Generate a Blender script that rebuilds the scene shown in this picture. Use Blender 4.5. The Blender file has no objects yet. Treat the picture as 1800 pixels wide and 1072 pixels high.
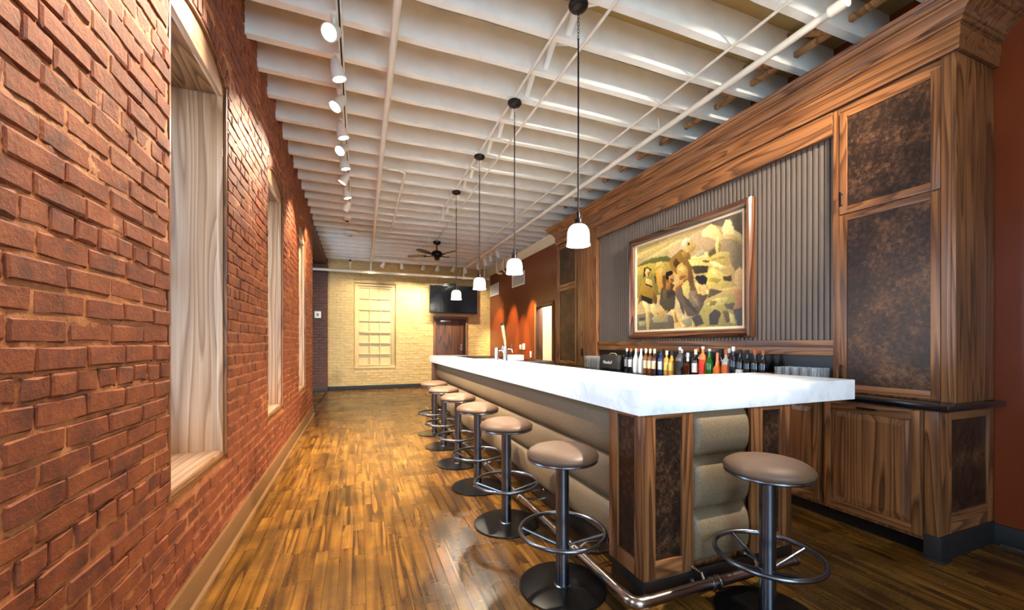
import bpy, bmesh, math, random
import numpy as np
from mathutils import Vector, Matrix, Quaternion
random.seed(7)
rng = np.random.default_rng(7)
SC = bpy.context.scene
COL = SC.collection
PI = math.pi

# ------------------------------------------------------------------ camera, world, exposure
cam_d = bpy.data.cameras.new('camera')
cam = bpy.data.objects.new('camera', cam_d)
COL.objects.link(cam)
cam.location = (0.0, 0.0, 1.30)
cam.rotation_euler = (PI / 2, 0, -math.atan(271 / 705))
cam_d.sensor_width = 36.0
cam_d.lens = 36.0 * 705 / 1800
cam_d.shift_y = 67 / 1800
cam_d.clip_start = 0.02
SC.camera = cam

world = bpy.data.worlds.new('world')
SC.world = world
world.use_nodes = True
world.node_tree.nodes['Background'].inputs[0].default_value = (0.50, 0.74, 1.0, 1)
world.node_tree.nodes['Background'].inputs[1].default_value = 5.6
SC.view_settings.view_transform = 'Standard'
SC.view_settings.look = 'None'
SC.view_settings.gamma = 1.0
SC.view_settings.use_curve_mapping = False
SC.view_settings.exposure = 1.12
SC.cycles.use_denoising = True
SC.cycles.max_bounces = 10
SC.cycles.diffuse_bounces = 5
SC.cycles.glossy_bounces = 4
SC.cycles.transmission_bounces = 8
SC.cycles.transparent_max_bounces = 12
SC.cycles.sample_clamp_indirect = 6.0
SC.cycles.caustics_reflective = False
SC.cycles.caustics_refractive = False

W_TRACK = 150      # each spot of the track along the brick wall
W_FAR = 80        # each spot of the track before the cream wall
W_SIDE = 420       # each spot washing the rust-red wall
W_PEND = 18        # pendant bulbs
W_BAR = 560       # unseen spots over the service side of the bar, boosted to light the ceiling
WARM = (1.0, 0.86, 0.64)
NEUT = (1.0, 0.92, 0.80)

# ------------------------------------------------------------------ mesh helpers
ORG = {}

class MB:
    def __init__(s): s.v = []; s.f = []
    def add(s, vs, fs):
        b = len(s.v); s.v += [tuple(p) for p in vs]; s.f += [[i + b for i in q] for q in fs]; return s
    def box(s, x0, x1, y0, y1, z0, z1):
        x0, x1 = sorted((x0, x1)); y0, y1 = sorted((y0, y1)); z0, z1 = sorted((z0, z1))
        return s.add([(x0,y0,z0),(x1,y0,z0),(x1,y1,z0),(x0,y1,z0),(x0,y0,z1),(x1,y0,z1),(x1,y1,z1),(x0,y1,z1)],
                     [[0,3,2,1],[4,5,6,7],[0,1,5,4],[1,2,6,5],[2,3,7,6],[3,0,4,7]])
    def prism(s, poly, axis, a, b):
        """poly: 2-D points (CCW), extruded along axis from a to b; the 2-D pair is the other two axes in order."""
        def P(p, t):
            return {'x': (t, p[0], p[1]), 'y': (p[0], t, p[1]), 'z': (p[0], p[1], t)}[axis]
        n = len(poly)
        vs = [P(p, a) for p in poly] + [P(p, b) for p in poly]
        fs = [list(range(n))[::-1], list(range(n, 2 * n))] + [[i, (i + 1) % n, n + (i + 1) % n, n + i] for i in range(n)]
        return s.add(vs, fs)
    def tube(s, pts, r, n=10, closed=False, caps=True):
        pts = [Vector(p) for p in pts]; m = len(pts); vs = []; prev = None
        for i, p in enumerate(pts):
            if closed: t = pts[(i + 1) % m] - pts[i - 1]
            else: t = pts[min(i + 1, m - 1)] - pts[max(i - 1, 0)]
            t.normalize()
            if prev is None:
                a = Vector((0, 0, 1)) if abs(t.z) < .9 else Vector((1, 0, 0))
                u = t.cross(a).normalized()
            else:
                u = (prev - t * prev.dot(t)).normalized()
            prev = u; w = t.cross(u)
            rr = r[i] if isinstance(r, (list, tuple)) else r
            for k in range(n):
                a = 2 * PI * k / n
                vs.append(p + u * (rr * math.cos(a)) + w * (rr * math.sin(a)))
        fs = []
        for i in range(m if closed else m - 1):
            j = (i + 1) % m
            for k in range(n):
                fs.append([i*n+k, i*n+(k+1)%n, j*n+(k+1)%n, j*n+k])
        if caps and not closed:
            fs += [list(range(n))[::-1], [(m-1)*n+k for k in range(n)]]
        return s.add(vs, fs)
    def lathe(s, prof, c=(0,0,0), n=32, M=None, flute=None, cap=True):
        vs = []; fs = []; m = len(prof); c = Vector(c)
        for r, z in prof:
            for k in range(n):
                a = 2 * PI * k / n
                rr = r * (1 + flute[1] * math.cos(flute[0] * a)) if flute else r
                p = Vector((rr * math.cos(a), rr * math.sin(a), z))
                if M is not None: p = M @ p
                vs.append(p + c)
        for i in range(m - 1):
            for k in range(n):
                fs.append([i*n+k, i*n+(k+1)%n, (i+1)*n+(k+1)%n, (i+1)*n+k])
        if cap:
            if prof[0][0] > 1e-6: fs.append(list(range(n))[::-1])
            if prof[-1][0] > 1e-6: fs.append([(m-1)*n+k for k in range(n)])
        return s.add(vs, fs)
    def data(s, name, mat, off=(0,0,0), smooth=False, bevel=0, seg=2):
        me = bpy.data.meshes.new(name)
        o = Vector(off)
        me.from_pydata([Vector(p) - o for p in s.v], [], s.f)
        if mat: me.materials.append(mat)
        bm = bmesh.new(); bm.from_mesh(me)
        if smooth: bmesh.ops.remove_doubles(bm, verts=bm.verts, dist=1e-5)
        bmesh.ops.recalc_face_normals(bm, faces=bm.faces)
        if bevel:
            ed = [e for e in bm.edges if len(e.link_faces) == 2 and e.calc_face_angle(0) > .5]
            bmesh.ops.bevel(bm, geom=ed, offset=bevel, segments=seg, profile=.6, affect='EDGES', clamp_overlap=True)
        bm.to_mesh(me); bm.free()
        if smooth or bevel:
            for p in me.polygons: p.use_smooth = True
            if hasattr(me, 'set_sharp_from_angle'): me.set_sharp_from_angle(angle=.7)
        return me
    def build(s, name, mat, parent=None, loc=None, smooth=False, bevel=0, seg=2):
        off = ORG.get(parent.name, (0,0,0)) if parent else (loc or (0,0,0))
        ob = bpy.data.objects.new(name, s.data(name, mat, off, smooth, bevel, seg))
        COL.objects.link(ob)
        if parent: ob.parent = parent
        else: ob.location = off
        ORG[ob.name] = tuple(off)
        return ob

def tag(o, label=None, cat=None, group=None, kind=None):
    if label: o['label'] = label
    if cat: o['category'] = cat
    if group: o['group'] = group
    if kind: o['kind'] = kind
    return o
def thing(name, loc, label, cat, group=None):
    o = bpy.data.objects.new(name, None); COL.objects.link(o); o.location = loc
    o.empty_display_size = .05
    ORG[o.name] = tuple(loc)
    return tag(o, label, cat, group)
def struct(mb, name, mat, **k):
    return tag(mb.build(name, mat, **k), kind='structure')
def copy_tree(o, parent=None):
    c = o.copy(); COL.objects.link(c)
    if parent: c.parent = parent
    for ch in list(o.children): copy_tree(ch, c)
    return c
def box(*a): return MB().box(*a)
def aim_matrix(d):
    return Vector((0, 0, 1)).rotation_difference(Vector(d).normalized()).to_matrix()

# ------------------------------------------------------------------ materials
def mnew(name):
    m = bpy.data.materials.new(name); m.use_nodes = True
    nt = m.node_tree; b = nt.nodes['Principled BSDF']
    return m, nt, b
def nd(nt, t, **k):
    n = nt.nodes.new(t)
    for a, v in k.items():
        if a.startswith('i_'):
            n.inputs[int(a[2:])].default_value = v
        else: setattr(n, a, v)
    return n
def srgb(c):
    return tuple(((x/255)/12.92 if x/255 <= .04045 else ((x/255+.055)/1.055)**2.4) for x in c) + (1,)
def ramp(nt, stops, interp='LINEAR'):
    r = nt.nodes.new('ShaderNodeValToRGB'); r.color_ramp.interpolation = interp
    e = r.color_ramp.elements
    while len(e) < len(stops): e.new(.5)
    for q, (p, c) in zip(e, stops):
        q.position = p; q.color = c if len(c) == 4 else tuple(c) + (1,)
    return r
def simple(name, c, rough=.5, metal=0, noise=0, nscale=40, bump=0, coat=0, emit=0, spec=.5):
    m, nt, b = mnew(name); L = nt.links.new
    col = srgb(c)
    b.inputs['Base Color'].default_value = col
    b.inputs['Roughness'].default_value = rough
    b.inputs['Metallic'].default_value = metal
    b.inputs['Coat Weight'].default_value = coat
    b.inputs['Specular IOR Level'].default_value = spec
    if emit:
        b.inputs['Emission Color'].default_value = col; b.inputs['Emission Strength'].default_value = emit
    if noise or bump:
        tc = nd(nt, 'ShaderNodeTexCoord'); n = nd(nt, 'ShaderNodeTexNoise')
        n.inputs['Scale'].default_value = nscale; n.inputs['Detail'].default_value = 4
        L(tc.outputs['Object'], n.inputs['Vector'])
        if noise:
            r = ramp(nt, [(.3, tuple(x*(1-noise) for x in col[:3])), (.7, tuple(min(1, x*(1+noise)) for x in col[:3]))])
            L(n.outputs['Fac'], r.inputs[0]); L(r.outputs[0], b.inputs['Base Color'])
        if bump:
            bp = nd(nt, 'ShaderNodeBump'); bp.inputs['Strength'].default_value = bump; bp.inputs['Distance'].default_value = .004
            L(n.outputs['Fac'], bp.inputs['Height']); L(bp.outputs[0], b.inputs['Normal'])
    return m
def rnd_node(nt):
    oi = nd(nt, 'ShaderNodeObjectInfo'); ge = nd(nt, 'ShaderNodeNewGeometry')
    a = nd(nt, 'ShaderNodeMath', operation='ADD'); f = nd(nt, 'ShaderNodeMath', operation='FRACT')
    nt.links.new(oi.outputs['Random'], a.inputs[0]); nt.links.new(ge.outputs['Random Per Island'], a.inputs[1])
    nt.links.new(a.outputs[0], f.inputs[0])
    return f, ge
def wood(name, axis, dark, mid, light, rough=.38, ring=7.0, sc=4.0, stretch=.09, world_space=False, spread=0, blotch=0, coat=0, bump=.08, streak=.8):
    m, nt, b = mnew(name); L = nt.links.new
    f, ge = rnd_node(nt)
    tc = nd(nt, 'ShaderNodeTexCoord')
    src = ge.outputs['Position'] if world_space else tc.outputs['Object']
    cb = nd(nt, 'ShaderNodeCombineXYZ')
    for i, k in enumerate((37.0, 53.0, 71.0)):
        mu = nd(nt, 'ShaderNodeMath', operation='MULTIPLY'); mu.inputs[1].default_value = k
        L(f.outputs[0], mu.inputs[0]); L(mu.outputs[0], cb.inputs[i])
    ad = nd(nt, 'ShaderNodeVectorMath', operation='ADD'); L(src, ad.inputs[0]); L(cb.outputs[0], ad.inputs[1])
    def mp(along, across):
        q = nd(nt, 'ShaderNodeMapping'); s = [across]*3; s['xyz'.index(axis)] = along
        q.inputs['Scale'].default_value = s; L(ad.outputs[0], q.inputs['Vector']); return q
    m1 = mp(sc*stretch, sc); n1 = nd(nt, 'ShaderNodeTexNoise'); n1.inputs['Scale'].default_value = 1.0
    n1.inputs['Detail'].default_value = 1.0; n1.inputs['Distortion'].default_value = .35
    L(m1.outputs[0], n1.inputs['Vector'])
    k = nd(nt, 'ShaderNodeMath', operation='MULTIPLY'); k.inputs[1].default_value = ring; L(n1.outputs['Fac'], k.inputs[0])
    fr = nd(nt, 'ShaderNodeMath', operation='FRACT'); L(k.outputs[0], fr.inputs[0])
    r1 = ramp(nt, [(0, srgb(light)), (.55, srgb(mid)), (.84, srgb(dark)), (1.0, srgb(light))])
    L(fr.outputs[0], r1.inputs[0])
    m2 = mp(2.2, 110); n2 = nd(nt, 'ShaderNodeTexNoise'); n2.inputs['Scale'].default_value = 1.0; n2.inputs['Detail'].default_value = 3
    L(m2.outputs[0], n2.inputs['Vector'])
    r2 = ramp(nt, [(.32, (.62,.58,.55)), (.62, (1.08,1.06,1.04))]); L(n2.outputs['Fac'], r2.inputs[0])
    mx = nd(nt, 'ShaderNodeMix', data_type='RGBA', blend_type='MULTIPLY'); mx.inputs[0].default_value = streak
    L(r1.outputs[0], mx.inputs[6]); L(r2.outputs[0], mx.inputs[7])
    out = mx.outputs[2]
    m3 = mp(sc*.12, sc*.9); n3 = nd(nt, 'ShaderNodeTexNoise'); n3.inputs['Scale'].default_value = 1.0; L(m3.outputs[0], n3.inputs['Vector'])
    r3 = ramp(nt, [(.3, (.72,.70,.68)), (.7, (1.15,1.12,1.08))]); L(n3.outputs['Fac'], r3.inputs[0])
    mx3 = nd(nt, 'ShaderNodeMix', data_type='RGBA', blend_type='MULTIPLY'); mx3.inputs[0].default_value = streak
    L(out, mx3.inputs[6]); L(r3.outputs[0], mx3.inputs[7]); out = mx3.outputs[2]
    if spread:
        r4 = ramp(nt, [(0, (1-spread,)*3), (1, (1+spread*.7,)*3)]); L(f.outputs[0], r4.inputs[0])
        mx4 = nd(nt, 'ShaderNodeMix', data_type='RGBA', blend_type='MULTIPLY'); mx4.inputs[0].default_value = 1
        L(out, mx4.inputs[6]); L(r4.outputs[0], mx4.inputs[7]); out = mx4.outputs[2]
    if blotch:
        n5 = nd(nt, 'ShaderNodeTexNoise'); n5.inputs['Scale'].default_value = 2.3; n5.inputs['Detail'].default_value = 5; n5.inputs['Roughness'].default_value = .65
        L(ge.outputs['Position'], n5.inputs['Vector'])
        r5 = ramp(nt, [(.36, (1-blotch,)*3), (.58, (1.06,)*3)]); L(n5.outputs['Fac'], r5.inputs[0])
        mx5 = nd(nt, 'ShaderNodeMix', data_type='RGBA', blend_type='MULTIPLY'); mx5.inputs[0].default_value = 1
        L(out, mx5.inputs[6]); L(r5.outputs[0], mx5.inputs[7]); out = mx5.outputs[2]
        rr = ramp(nt, [(.2, (rough+.06,)*3), (.8, (rough-.04,)*3)]); L(n5.outputs['Fac'], rr.inputs[0]); L(rr.outputs[0], b.inputs['Roughness'])
    else:
        b.inputs['Roughness'].default_value = rough
    L(out, b.inputs['Base Color'])
    b.inputs['Coat Weight'].default_value = coat
    b.inputs['Coat Roughness'].default_value = .15
    bp = nd(nt, 'ShaderNodeBump'); bp.inputs['Strength'].default_value = bump; bp.inputs['Distance'].default_value = .003
    L(n2.outputs['Fac'], bp.inputs['Height']); L(bp.outputs[0], b.inputs['Normal'])
    return m
def masonry(name, c1, c2, c3, rough=.6, bump=.5, bscale=60):
    m, nt, b = mnew(name); L = nt.links.new
    f, ge = rnd_node(nt)
    n1 = nd(nt, 'ShaderNodeTexNoise'); n1.inputs['Scale'].default_value = 9; n1.inputs['Detail'].default_value = 5; n1.inputs['Roughness'].default_value = .7
    L(ge.outputs['Position'], n1.inputs['Vector'])
    ad = nd(nt, 'ShaderNodeMath', operation='MULTIPLY_ADD'); ad.inputs[1].default_value = .15; L(f.outputs[0], ad.inputs[0]); 
    sb = nd(nt, 'ShaderNodeMath', operation='SUBTRACT'); sb.inputs[1].default_value = .075; L(n1.outputs['Fac'], sb.inputs[0]); L(sb.outputs[0], ad.inputs[2])
    r = ramp(nt, [(.3, srgb(c1)), (.5, srgb(c2)), (.72, srgb(c3))]); L(ad.outputs[0], r.inputs[0]); L(r.outputs[0], b.inputs['Base Color'])
    b.inputs['Roughness'].default_value = rough
    n2 = nd(nt, 'ShaderNodeTexNoise'); n2.inputs['Scale'].default_value = bscale; n2.inputs['Detail'].default_value = 6; n2.inputs['Roughness'].default_value = .7
    L(ge.outputs['Position'], n2.inputs['Vector'])
    bp = nd(nt, 'ShaderNodeBump'); bp.inputs['Strength'].default_value = bump; bp.inputs['Distance'].default_value = .006
    L(n2.outputs['Fac'], bp.inputs['Height']); L(bp.outputs[0], b.inputs['Normal'])
    return m
def glass(name, tint=(1,1,1), gloss=.12, alpha_tint=None):
    m = bpy.data.materials.new(name); m.use_nodes = True; nt = m.node_tree
    nt.nodes.remove(nt.nodes['Principled BSDF']); out = nt.nodes['Material Output']
    t = nd(nt, 'ShaderNodeBsdfTransparent'); t.inputs[0].default_value = tuple(tint) + (1,)
    g = nd(nt, 'ShaderNodeBsdfGlossy'); g.inputs['Roughness'].default_value = .04
    lw = nd(nt, 'ShaderNodeLayerWeight'); lw.inputs['Blend'].default_value = .35
    a = nd(nt, 'ShaderNodeMath', operation='MULTIPLY_ADD'); a.inputs[1].default_value = .75; a.inputs[2].default_value = gloss
    nt.links.new(lw.outputs['Facing'], a.inputs[0])
    mx = nd(nt, 'ShaderNodeMixShader'); nt.links.new(a.outputs[0], mx.inputs[0]); nt.links.new(t.outputs[0], mx.inputs[1]); nt.links.new(g.outputs[0], mx.inputs[2])
    if alpha_tint:
        df = nd(nt, 'ShaderNodeBsdfDiffuse'); df.inputs[0].default_value = (.9,.9,.88,1)
        m2 = nd(nt, 'ShaderNodeMixShader'); m2.inputs[0].default_value = alpha_tint
        nt.links.new(mx.outputs[0], m2.inputs[1]); nt.links.new(df.outputs[0], m2.inputs[2]); mx = m2
    nt.links.new(mx.outputs[0], out.inputs[0])
    return m
def emit(name, c, s):
    m = bpy.data.materials.new(name); m.use_nodes = True; nt = m.node_tree
    nt.nodes.remove(nt.nodes['Principled BSDF'])
    e = nd(nt, 'ShaderNodeEmission'); e.inputs[0].default_value = tuple(c) + (1,); e.inputs[1].default_value = s
    nt.links.new(e.outputs[0], nt.nodes['Material Output'].inputs[0])
    return m

WD, WM, WL = (84,49,25), (124,78,43), (150,99,58)
WAL = {a: wood('walnut_' + a, a, WD, WM, WL, rough=.36, spread=.12, sc=7, stretch=.07, ring=10, streak=.7) for a in 'xyz'}
LIN = {a: wood('pale_lit_walnut_' + a, a, (146,102,68), (174,130,94), (190,148,112), rough=.42, ring=14, sc=4.6, stretch=.075, streak=.4) for a in 'xyz'}  # same walnut as above; daylight on the window linings put into the colour
FLOOR = wood('floor_oak', 'y', (70,42,12), (110,72,24), (136,94,36), rough=.26, ring=3, sc=14, stretch=.06, world_space=True, spread=.20, blotch=.50, bump=.12)
BRICK = masonry('painted_brick', (80,30,7), (118,51,13), (140,70,23), rough=.66, bump=.9, bscale=48)
MORTAR = masonry('lit_mortar_paint', (122,60,24), (162,96,48), (196,132,82), rough=.6, bump=1.0, bscale=60)  # same paint as the brick; light caught on the joints makes it paler
CREAM = masonry('cream_brick', (190,156,96), (203,170,108), (212,182,122), rough=.5, bump=.5)
CREAMM = masonry('cream_mortar', (182,148,88), (196,163,102), (206,175,116), rough=.6, bump=.5)
DARKB = masonry('shaded_brown_brick', (66,34,20), (84,44,26), (98,54,32), rough=.6, bump=.5)  # brown-red brick, with the unlit bay's shade put into a darker colour
CREAMP = simple('cream_paint', (206,178,122), .45, noise=.05, nscale=6)
JOIST = simple('white_painted_timber', (247,242,228), .62, noise=.04, nscale=7, bump=.25)
DECK = simple('cream_deck_boards', (178,148,92), .7, noise=.08, nscale=5, bump=.2)
RAWT = wood('raw_timber', 'x', (120,80,44), (160,116,70), (180,136,88), rough=.7)
WHITEP = simple('white_enamel', (232,226,212), .38)
CONDUIT = simple('painted_conduit', (228,216,194), .45)
RED = simple('rust_red_paint', (114,46,13), .32, noise=.06, nscale=3, bump=.05)
BASEB = simple('brown_painted_baseboard', (118,80,44), .45, noise=.06, nscale=5)
DKBASE = simple('charcoal_baseboard', (28,24,22), .6)
BLACKM = simple('black_metal', (26,24,24), .28, .6)
BRONZE = simple('dark_bronze', (34,28,26), .4, .7)
STEEL = simple('blackened_steel', (116,120,128), .27, 1.0, noise=.12, nscale=12)
STEELP = simple('dark_steel_plate', (84,74,68), .34, .9, noise=.2, nscale=8)
RAIL = simple('brushed_rail_metal', (168,156,146), .22, 1.0, noise=.12, nscale=9)
CHROME = simple('chrome', (214,216,220), .10, 1.0)
GRANITE = simple('black_granite', (12,12,14), .12, noise=.5, nscale=120)
BLACKP = simple('black_backsplash', (12,10,10), .3)
LEATH = simple('taupe_vinyl', (102,74,53), .5, noise=.05, nscale=60, bump=.15)
def fabric():
    m, nt, b = mnew('tan_woven_vinyl'); L = nt.links.new
    tc = nd(nt, 'ShaderNodeTexCoord'); mp = nd(nt, 'ShaderNodeMapping'); mp.inputs['Scale'].default_value = (260, 260, 90)
    n = nd(nt, 'ShaderNodeTexNoise'); n.inputs['Scale'].default_value = 1; n.inputs['Detail'].default_value = 2
    L(tc.outputs['Object'], mp.inputs[0]); L(mp.outputs[0], n.inputs['Vector'])
    r = ramp(nt, [(.3, srgb((100,81,58))), (.7, srgb((130,108,80)))]); L(n.outputs['Fac'], r.inputs[0]); L(r.outputs[0], b.inputs['Base Color'])
    b.inputs['Roughness'].default_value = .55
    bp = nd(nt, 'ShaderNodeBump'); bp.inputs['Strength'].default_value = .15; bp.inputs['Distance'].default_value = .002
    L(n.outputs['Fac'], bp.inputs['Height']); L(bp.outputs[0], b.inputs['Normal'])
    return m
FABRIC = fabric()
def rust():
    m, nt, b = mnew('rusted_sheet_metal'); L = nt.links.new
    tc = nd(nt, 'ShaderNodeTexCoord')
    n = nd(nt, 'ShaderNodeTexNoise'); n.inputs['Scale'].default_value = 38; n.inputs['Detail'].default_value = 8; n.inputs['Roughness'].default_value = .75
    n2 = nd(nt, 'ShaderNodeTexNoise'); n2.inputs['Scale'].default_value = 4.5; n2.inputs['Detail'].default_value = 4
    L(tc.outputs['Object'], n.inputs['Vector']); L(tc.outputs['Object'], n2.inputs['Vector'])
    a = nd(nt, 'ShaderNodeMath', operation='MULTIPLY_ADD'); a.inputs[1].default_value = .55; L(n2.outputs['Fac'], a.inputs[0])
    s = nd(nt, 'ShaderNodeMath', operation='SUBTRACT'); s.inputs[1].default_value = .27; L(n.outputs['Fac'], s.inputs[0]); L(s.outputs[0], a.inputs[2])
    r = ramp(nt, [(.30, srgb((22,14,10))), (.48, srgb((50,32,21))), (.60, srgb((86,56,34))), (.74, srgb((122,86,56)))])
    L(a.outputs[0], r.inputs[0]); L(r.outputs[0], b.inputs['Base Color'])
    b.inputs['Metallic'].default_value = .35
    r2 = ramp(nt, [(.35, (.34,)*3), (.7, (.5,)*3)]); L(n.outputs['Fac'], r2.inputs[0]); L(r2.outputs[0], b.inputs['Roughness'])
    bp = nd(nt, 'ShaderNodeBump'); bp.inputs['Strength'].default_value = .12; bp.inputs['Distance'].default_value = .003
    L(n.outputs['Fac'], bp.inputs['Height']); L(bp.outputs[0], b.inputs['Normal'])
    return m
RUST = rust()
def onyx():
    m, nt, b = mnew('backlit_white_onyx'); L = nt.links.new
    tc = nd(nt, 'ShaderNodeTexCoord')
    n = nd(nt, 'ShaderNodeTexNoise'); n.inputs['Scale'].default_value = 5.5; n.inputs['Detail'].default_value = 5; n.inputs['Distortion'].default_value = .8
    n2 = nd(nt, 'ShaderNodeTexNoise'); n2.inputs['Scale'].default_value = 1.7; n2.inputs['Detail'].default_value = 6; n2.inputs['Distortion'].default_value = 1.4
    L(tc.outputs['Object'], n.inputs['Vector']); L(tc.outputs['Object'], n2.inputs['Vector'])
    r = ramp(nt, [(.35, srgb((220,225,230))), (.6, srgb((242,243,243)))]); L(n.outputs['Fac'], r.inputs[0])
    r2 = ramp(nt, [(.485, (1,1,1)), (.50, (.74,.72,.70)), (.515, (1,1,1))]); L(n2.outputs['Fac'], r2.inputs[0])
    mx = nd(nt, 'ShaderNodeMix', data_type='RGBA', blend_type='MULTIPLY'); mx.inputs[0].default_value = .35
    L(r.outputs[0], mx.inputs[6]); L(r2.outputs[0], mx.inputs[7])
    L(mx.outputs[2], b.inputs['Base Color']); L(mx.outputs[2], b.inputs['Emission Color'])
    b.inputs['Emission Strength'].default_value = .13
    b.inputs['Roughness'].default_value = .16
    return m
ONYX = onyx()
BEAD = simple('grey_brown_paint', (96,83,72), .42, noise=.03, nscale=6)
BEADG = simple('bead_groove_dark', (26,22,20), .5)  # near-black backing that shows as dark lines between the boards
PANE = glass('window_pane', (.96,.98,1), .03)
CLEARG = glass('clear_bar_glass', (.97,.97,.96), .05, .05)
LENS = emit('lamp_lens', (1.0, .93, .82), 26)
BULB = emit('warm_bulb', (1.0, .86, .66), 9)

# ------------------------------------------------------------------ room dimensions
WX = -0.775        # brick wall face
RX = 3.88          # rust-red wall face
FY = 12.0          # cream brick wall face
NY = -2.4          # wall behind the camera
JZ = 3.58          # underside of joists
DZ = 3.86          # deck
END = 8.2          # end of the brick wall
H_CAM = 1.30
_s, _c = math.sin(math.atan(271/705)), math.cos(math.atan(271/705))
def depth_in_view(x, y, z):
    """distance along the view axis of a place the photograph shows, else None"""
    D = x*_s + y*_c
    if D < .3: return None
    u = 900 + 705*(x*_c - y*_s)/D; v = 603 - 705*(z - H_CAM)/D
    return D if -60 < u < 1860 and -60 < v < 1130 else None

# ------------------------------------------------------------------ floor of strip planks
floor = struct(box(-2.1, 5.4, NY-.2, FY+.4, -.12, -.006), 'floor', simple('dark_subfloor', (40,22,10), .7))
PW = .07
planks = []
x = -.80
while x < RX:
    y = NY - random.uniform(0, 1.0)
    cuts = []
    while y < FY:
        L_ = random.choice([.35,.5,.7,.9,1.1,1.3])
        cuts.append((y, y + L_)); y += L_
    for a, b in cuts:
        a, b = max(a, NY), min(b, FY)
        if b - a < .05: continue
        for seam in (4.02, 4.62):
            if x < 1.3 and a < seam - .1 < b - .2:
                planks.append((x, a, seam)); a = seam
        planks.append((x, a, b))
    x += PW
y = END + .1
while y < FY:      # the side bay beyond the brick wall
    planks.append((-1.5, y, min(FY, y + 1.2))); y += 1.2
def rank(p):
    d = depth_in_view(p[0] + PW/2, (p[1] + p[2])/2, 0)
    if d is None: return 1e9
    if p[0] > 1.25 and p[1] > 1.55 and p[0] < 3.0: return 100 + d   # under the bar
    return d / math.sqrt(p[2] - p[1])
planks.sort(key=rank)
me_plank = [MB().add([(0,0,-.006),(PW-.0006,0,-.006),(PW-.0006,1,-.006),(0,1,-.006),(.0005,.0005,dz),(PW-.0011,.0005,dz),(PW-.0011,.9995,dz),(.0005,.9995,dz)],
            [[0,3,2,1],[4,5,6,7],[0,1,5,4],[1,2,6,5],[2,3,7,6],[3,0,4,7]]).data('plank', FLOOR) for dz in (0, .0006, -.0006)]
for i, (x, a, b) in enumerate(planks[:300]):
    o = bpy.data.objects.new('plank', me_plank[i % 3]); COL.objects.link(o)
    o.parent = floor; o.location = (x, a, 0); o.scale = (1, b - a - .0012, 1)
mb = MB()
for x, a, b in planks[300:]:
    w = .72 if x < -1 else PW
    mb.box(x, x + w - .0007, a, b - .0008, -.006, 0)
tag(mb.build('plank_field', FLOOR, floor), kind='stuff')

# ------------------------------------------------------------------ brick making
def brick_mesh(L_, H_, dpt, seed, mat):
    r = np.random.default_rng(seed)
    nx, nz = 5, 4
    vs = []; yy = [-L_/2, -L_/2+.005, r.uniform(-.02, .02)*L_/.2, L_/2-.005, L_/2]; zz = [-H_/2, -H_/2+.0045, H_/2-.0045, H_/2]
    for k in range(nz):
        for i in range(nx):
            e = (i in (0, nx-1)) or (k in (0, nz-1))
            y = yy[i] + r.normal(0, .0016); z = zz[k] + r.normal(0, .0019)
            vs.append((dpt/2 - (.0038 + abs(r.normal(0, .0012)) if e else 0) + r.normal(0, .0009), y, z))
    ring = [0,1,2,3,4, 9, 14, 19,18,17,16,15, 10, 5]
    for q in ring:
        x, y, z = vs[q]; vs.append((-dpt/2, y*1.035, z*1.06))
    fs = []
    for k in range(nz-1):
        for i in range(nx-1):
            a = k*nx + i; fs.append([a, a+1, a+nx+1, a+nx])
    n = len(ring)
    for j in range(n):
        fs.append([ring[j], 20 + j, 20 + (j+1) % n, ring[(j+1) % n]])
    return vs, fs
def brick_data(vs, fs, mat):
    me = MB().add(vs, fs).data('brick', mat, smooth=True); me.set_sharp_from_angle(angle=.33); return me

# ------------------------------------------------------------------ brick wall on the left with three window openings
WIN = [(2.20, 3.05), (4.27, 5.11), (6.36, 7.18)]
SILLZ, SPRING, RISE = .575, 2.92, .115
def arch_z(y, w):
    y0, y1 = w; m = (y0+y1)/2; hw = (y1-y0)/2
    R = (hw*hw + RISE*RISE)/(2*RISE)
    return SPRING + RISE - R + math.sqrt(max(0, R*R - (y-m)**2))
mb = MB(); MX = WX - .016; WT = WX - .46
NEARW = [(-1.95, -1.10), (.12, .97)]      # two more windows of the row, beside and behind the camera
edges = [NY] + [e for w in NEARW + WIN for e in w] + [END]
for a, b in zip(edges[::2], edges[1::2]): mb.box(WT, MX, a, b, 0, DZ)
for w in NEARW + WIN:
    mb.box(WT, MX, w[0], w[1], 0, SILLZ)
    ys = [w[0] + (w[1]-w[0])*i/16 for i in range(17)]
    mb.prism([(y, arch_z(y, w)) for y in ys] + [(w[1], DZ), (w[0], DZ)], 'x', WT, MX)
wall_left = struct(mb, 'wall_left', MORTAR)

# uneven mortar bed: a lumpy sheet that lies deep in some joints and flush in others
def smooth_noise(ny, nz, cells):
    g = rng.normal(0, 1, (nz//cells+3, ny//cells+3))
    yi = np.arange(ny)/cells; zi = np.arange(nz)/cells
    y0 = yi.astype(int); z0 = zi.astype(int); fy = (yi-y0); fz = (zi-z0)[:, None]
    a = g[z0][:, y0]*(1-fy) + g[z0][:, y0+1]*fy; b = g[z0+1][:, y0]*(1-fy) + g[z0+1][:, y0+1]*fy
    return a*(1-fz) + b*fz
st = .014; ny, nz = int((END-1.0)/st), int((DZ-.02)/st)
hm = WX - .0062 + .0042*smooth_noise(ny, nz, 9) + .0022*smooth_noise(ny, nz, 3) + .0012*rng.normal(0, 1, (nz, ny))
hm = np.minimum(hm, WX - .0030); hm = np.maximum(hm, WX - .0155)
vs = [(float(hm[k, i]), 1.0 + st*i, .01 + st*k) for k in range(nz) for i in range(ny)]
fs = []
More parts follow.
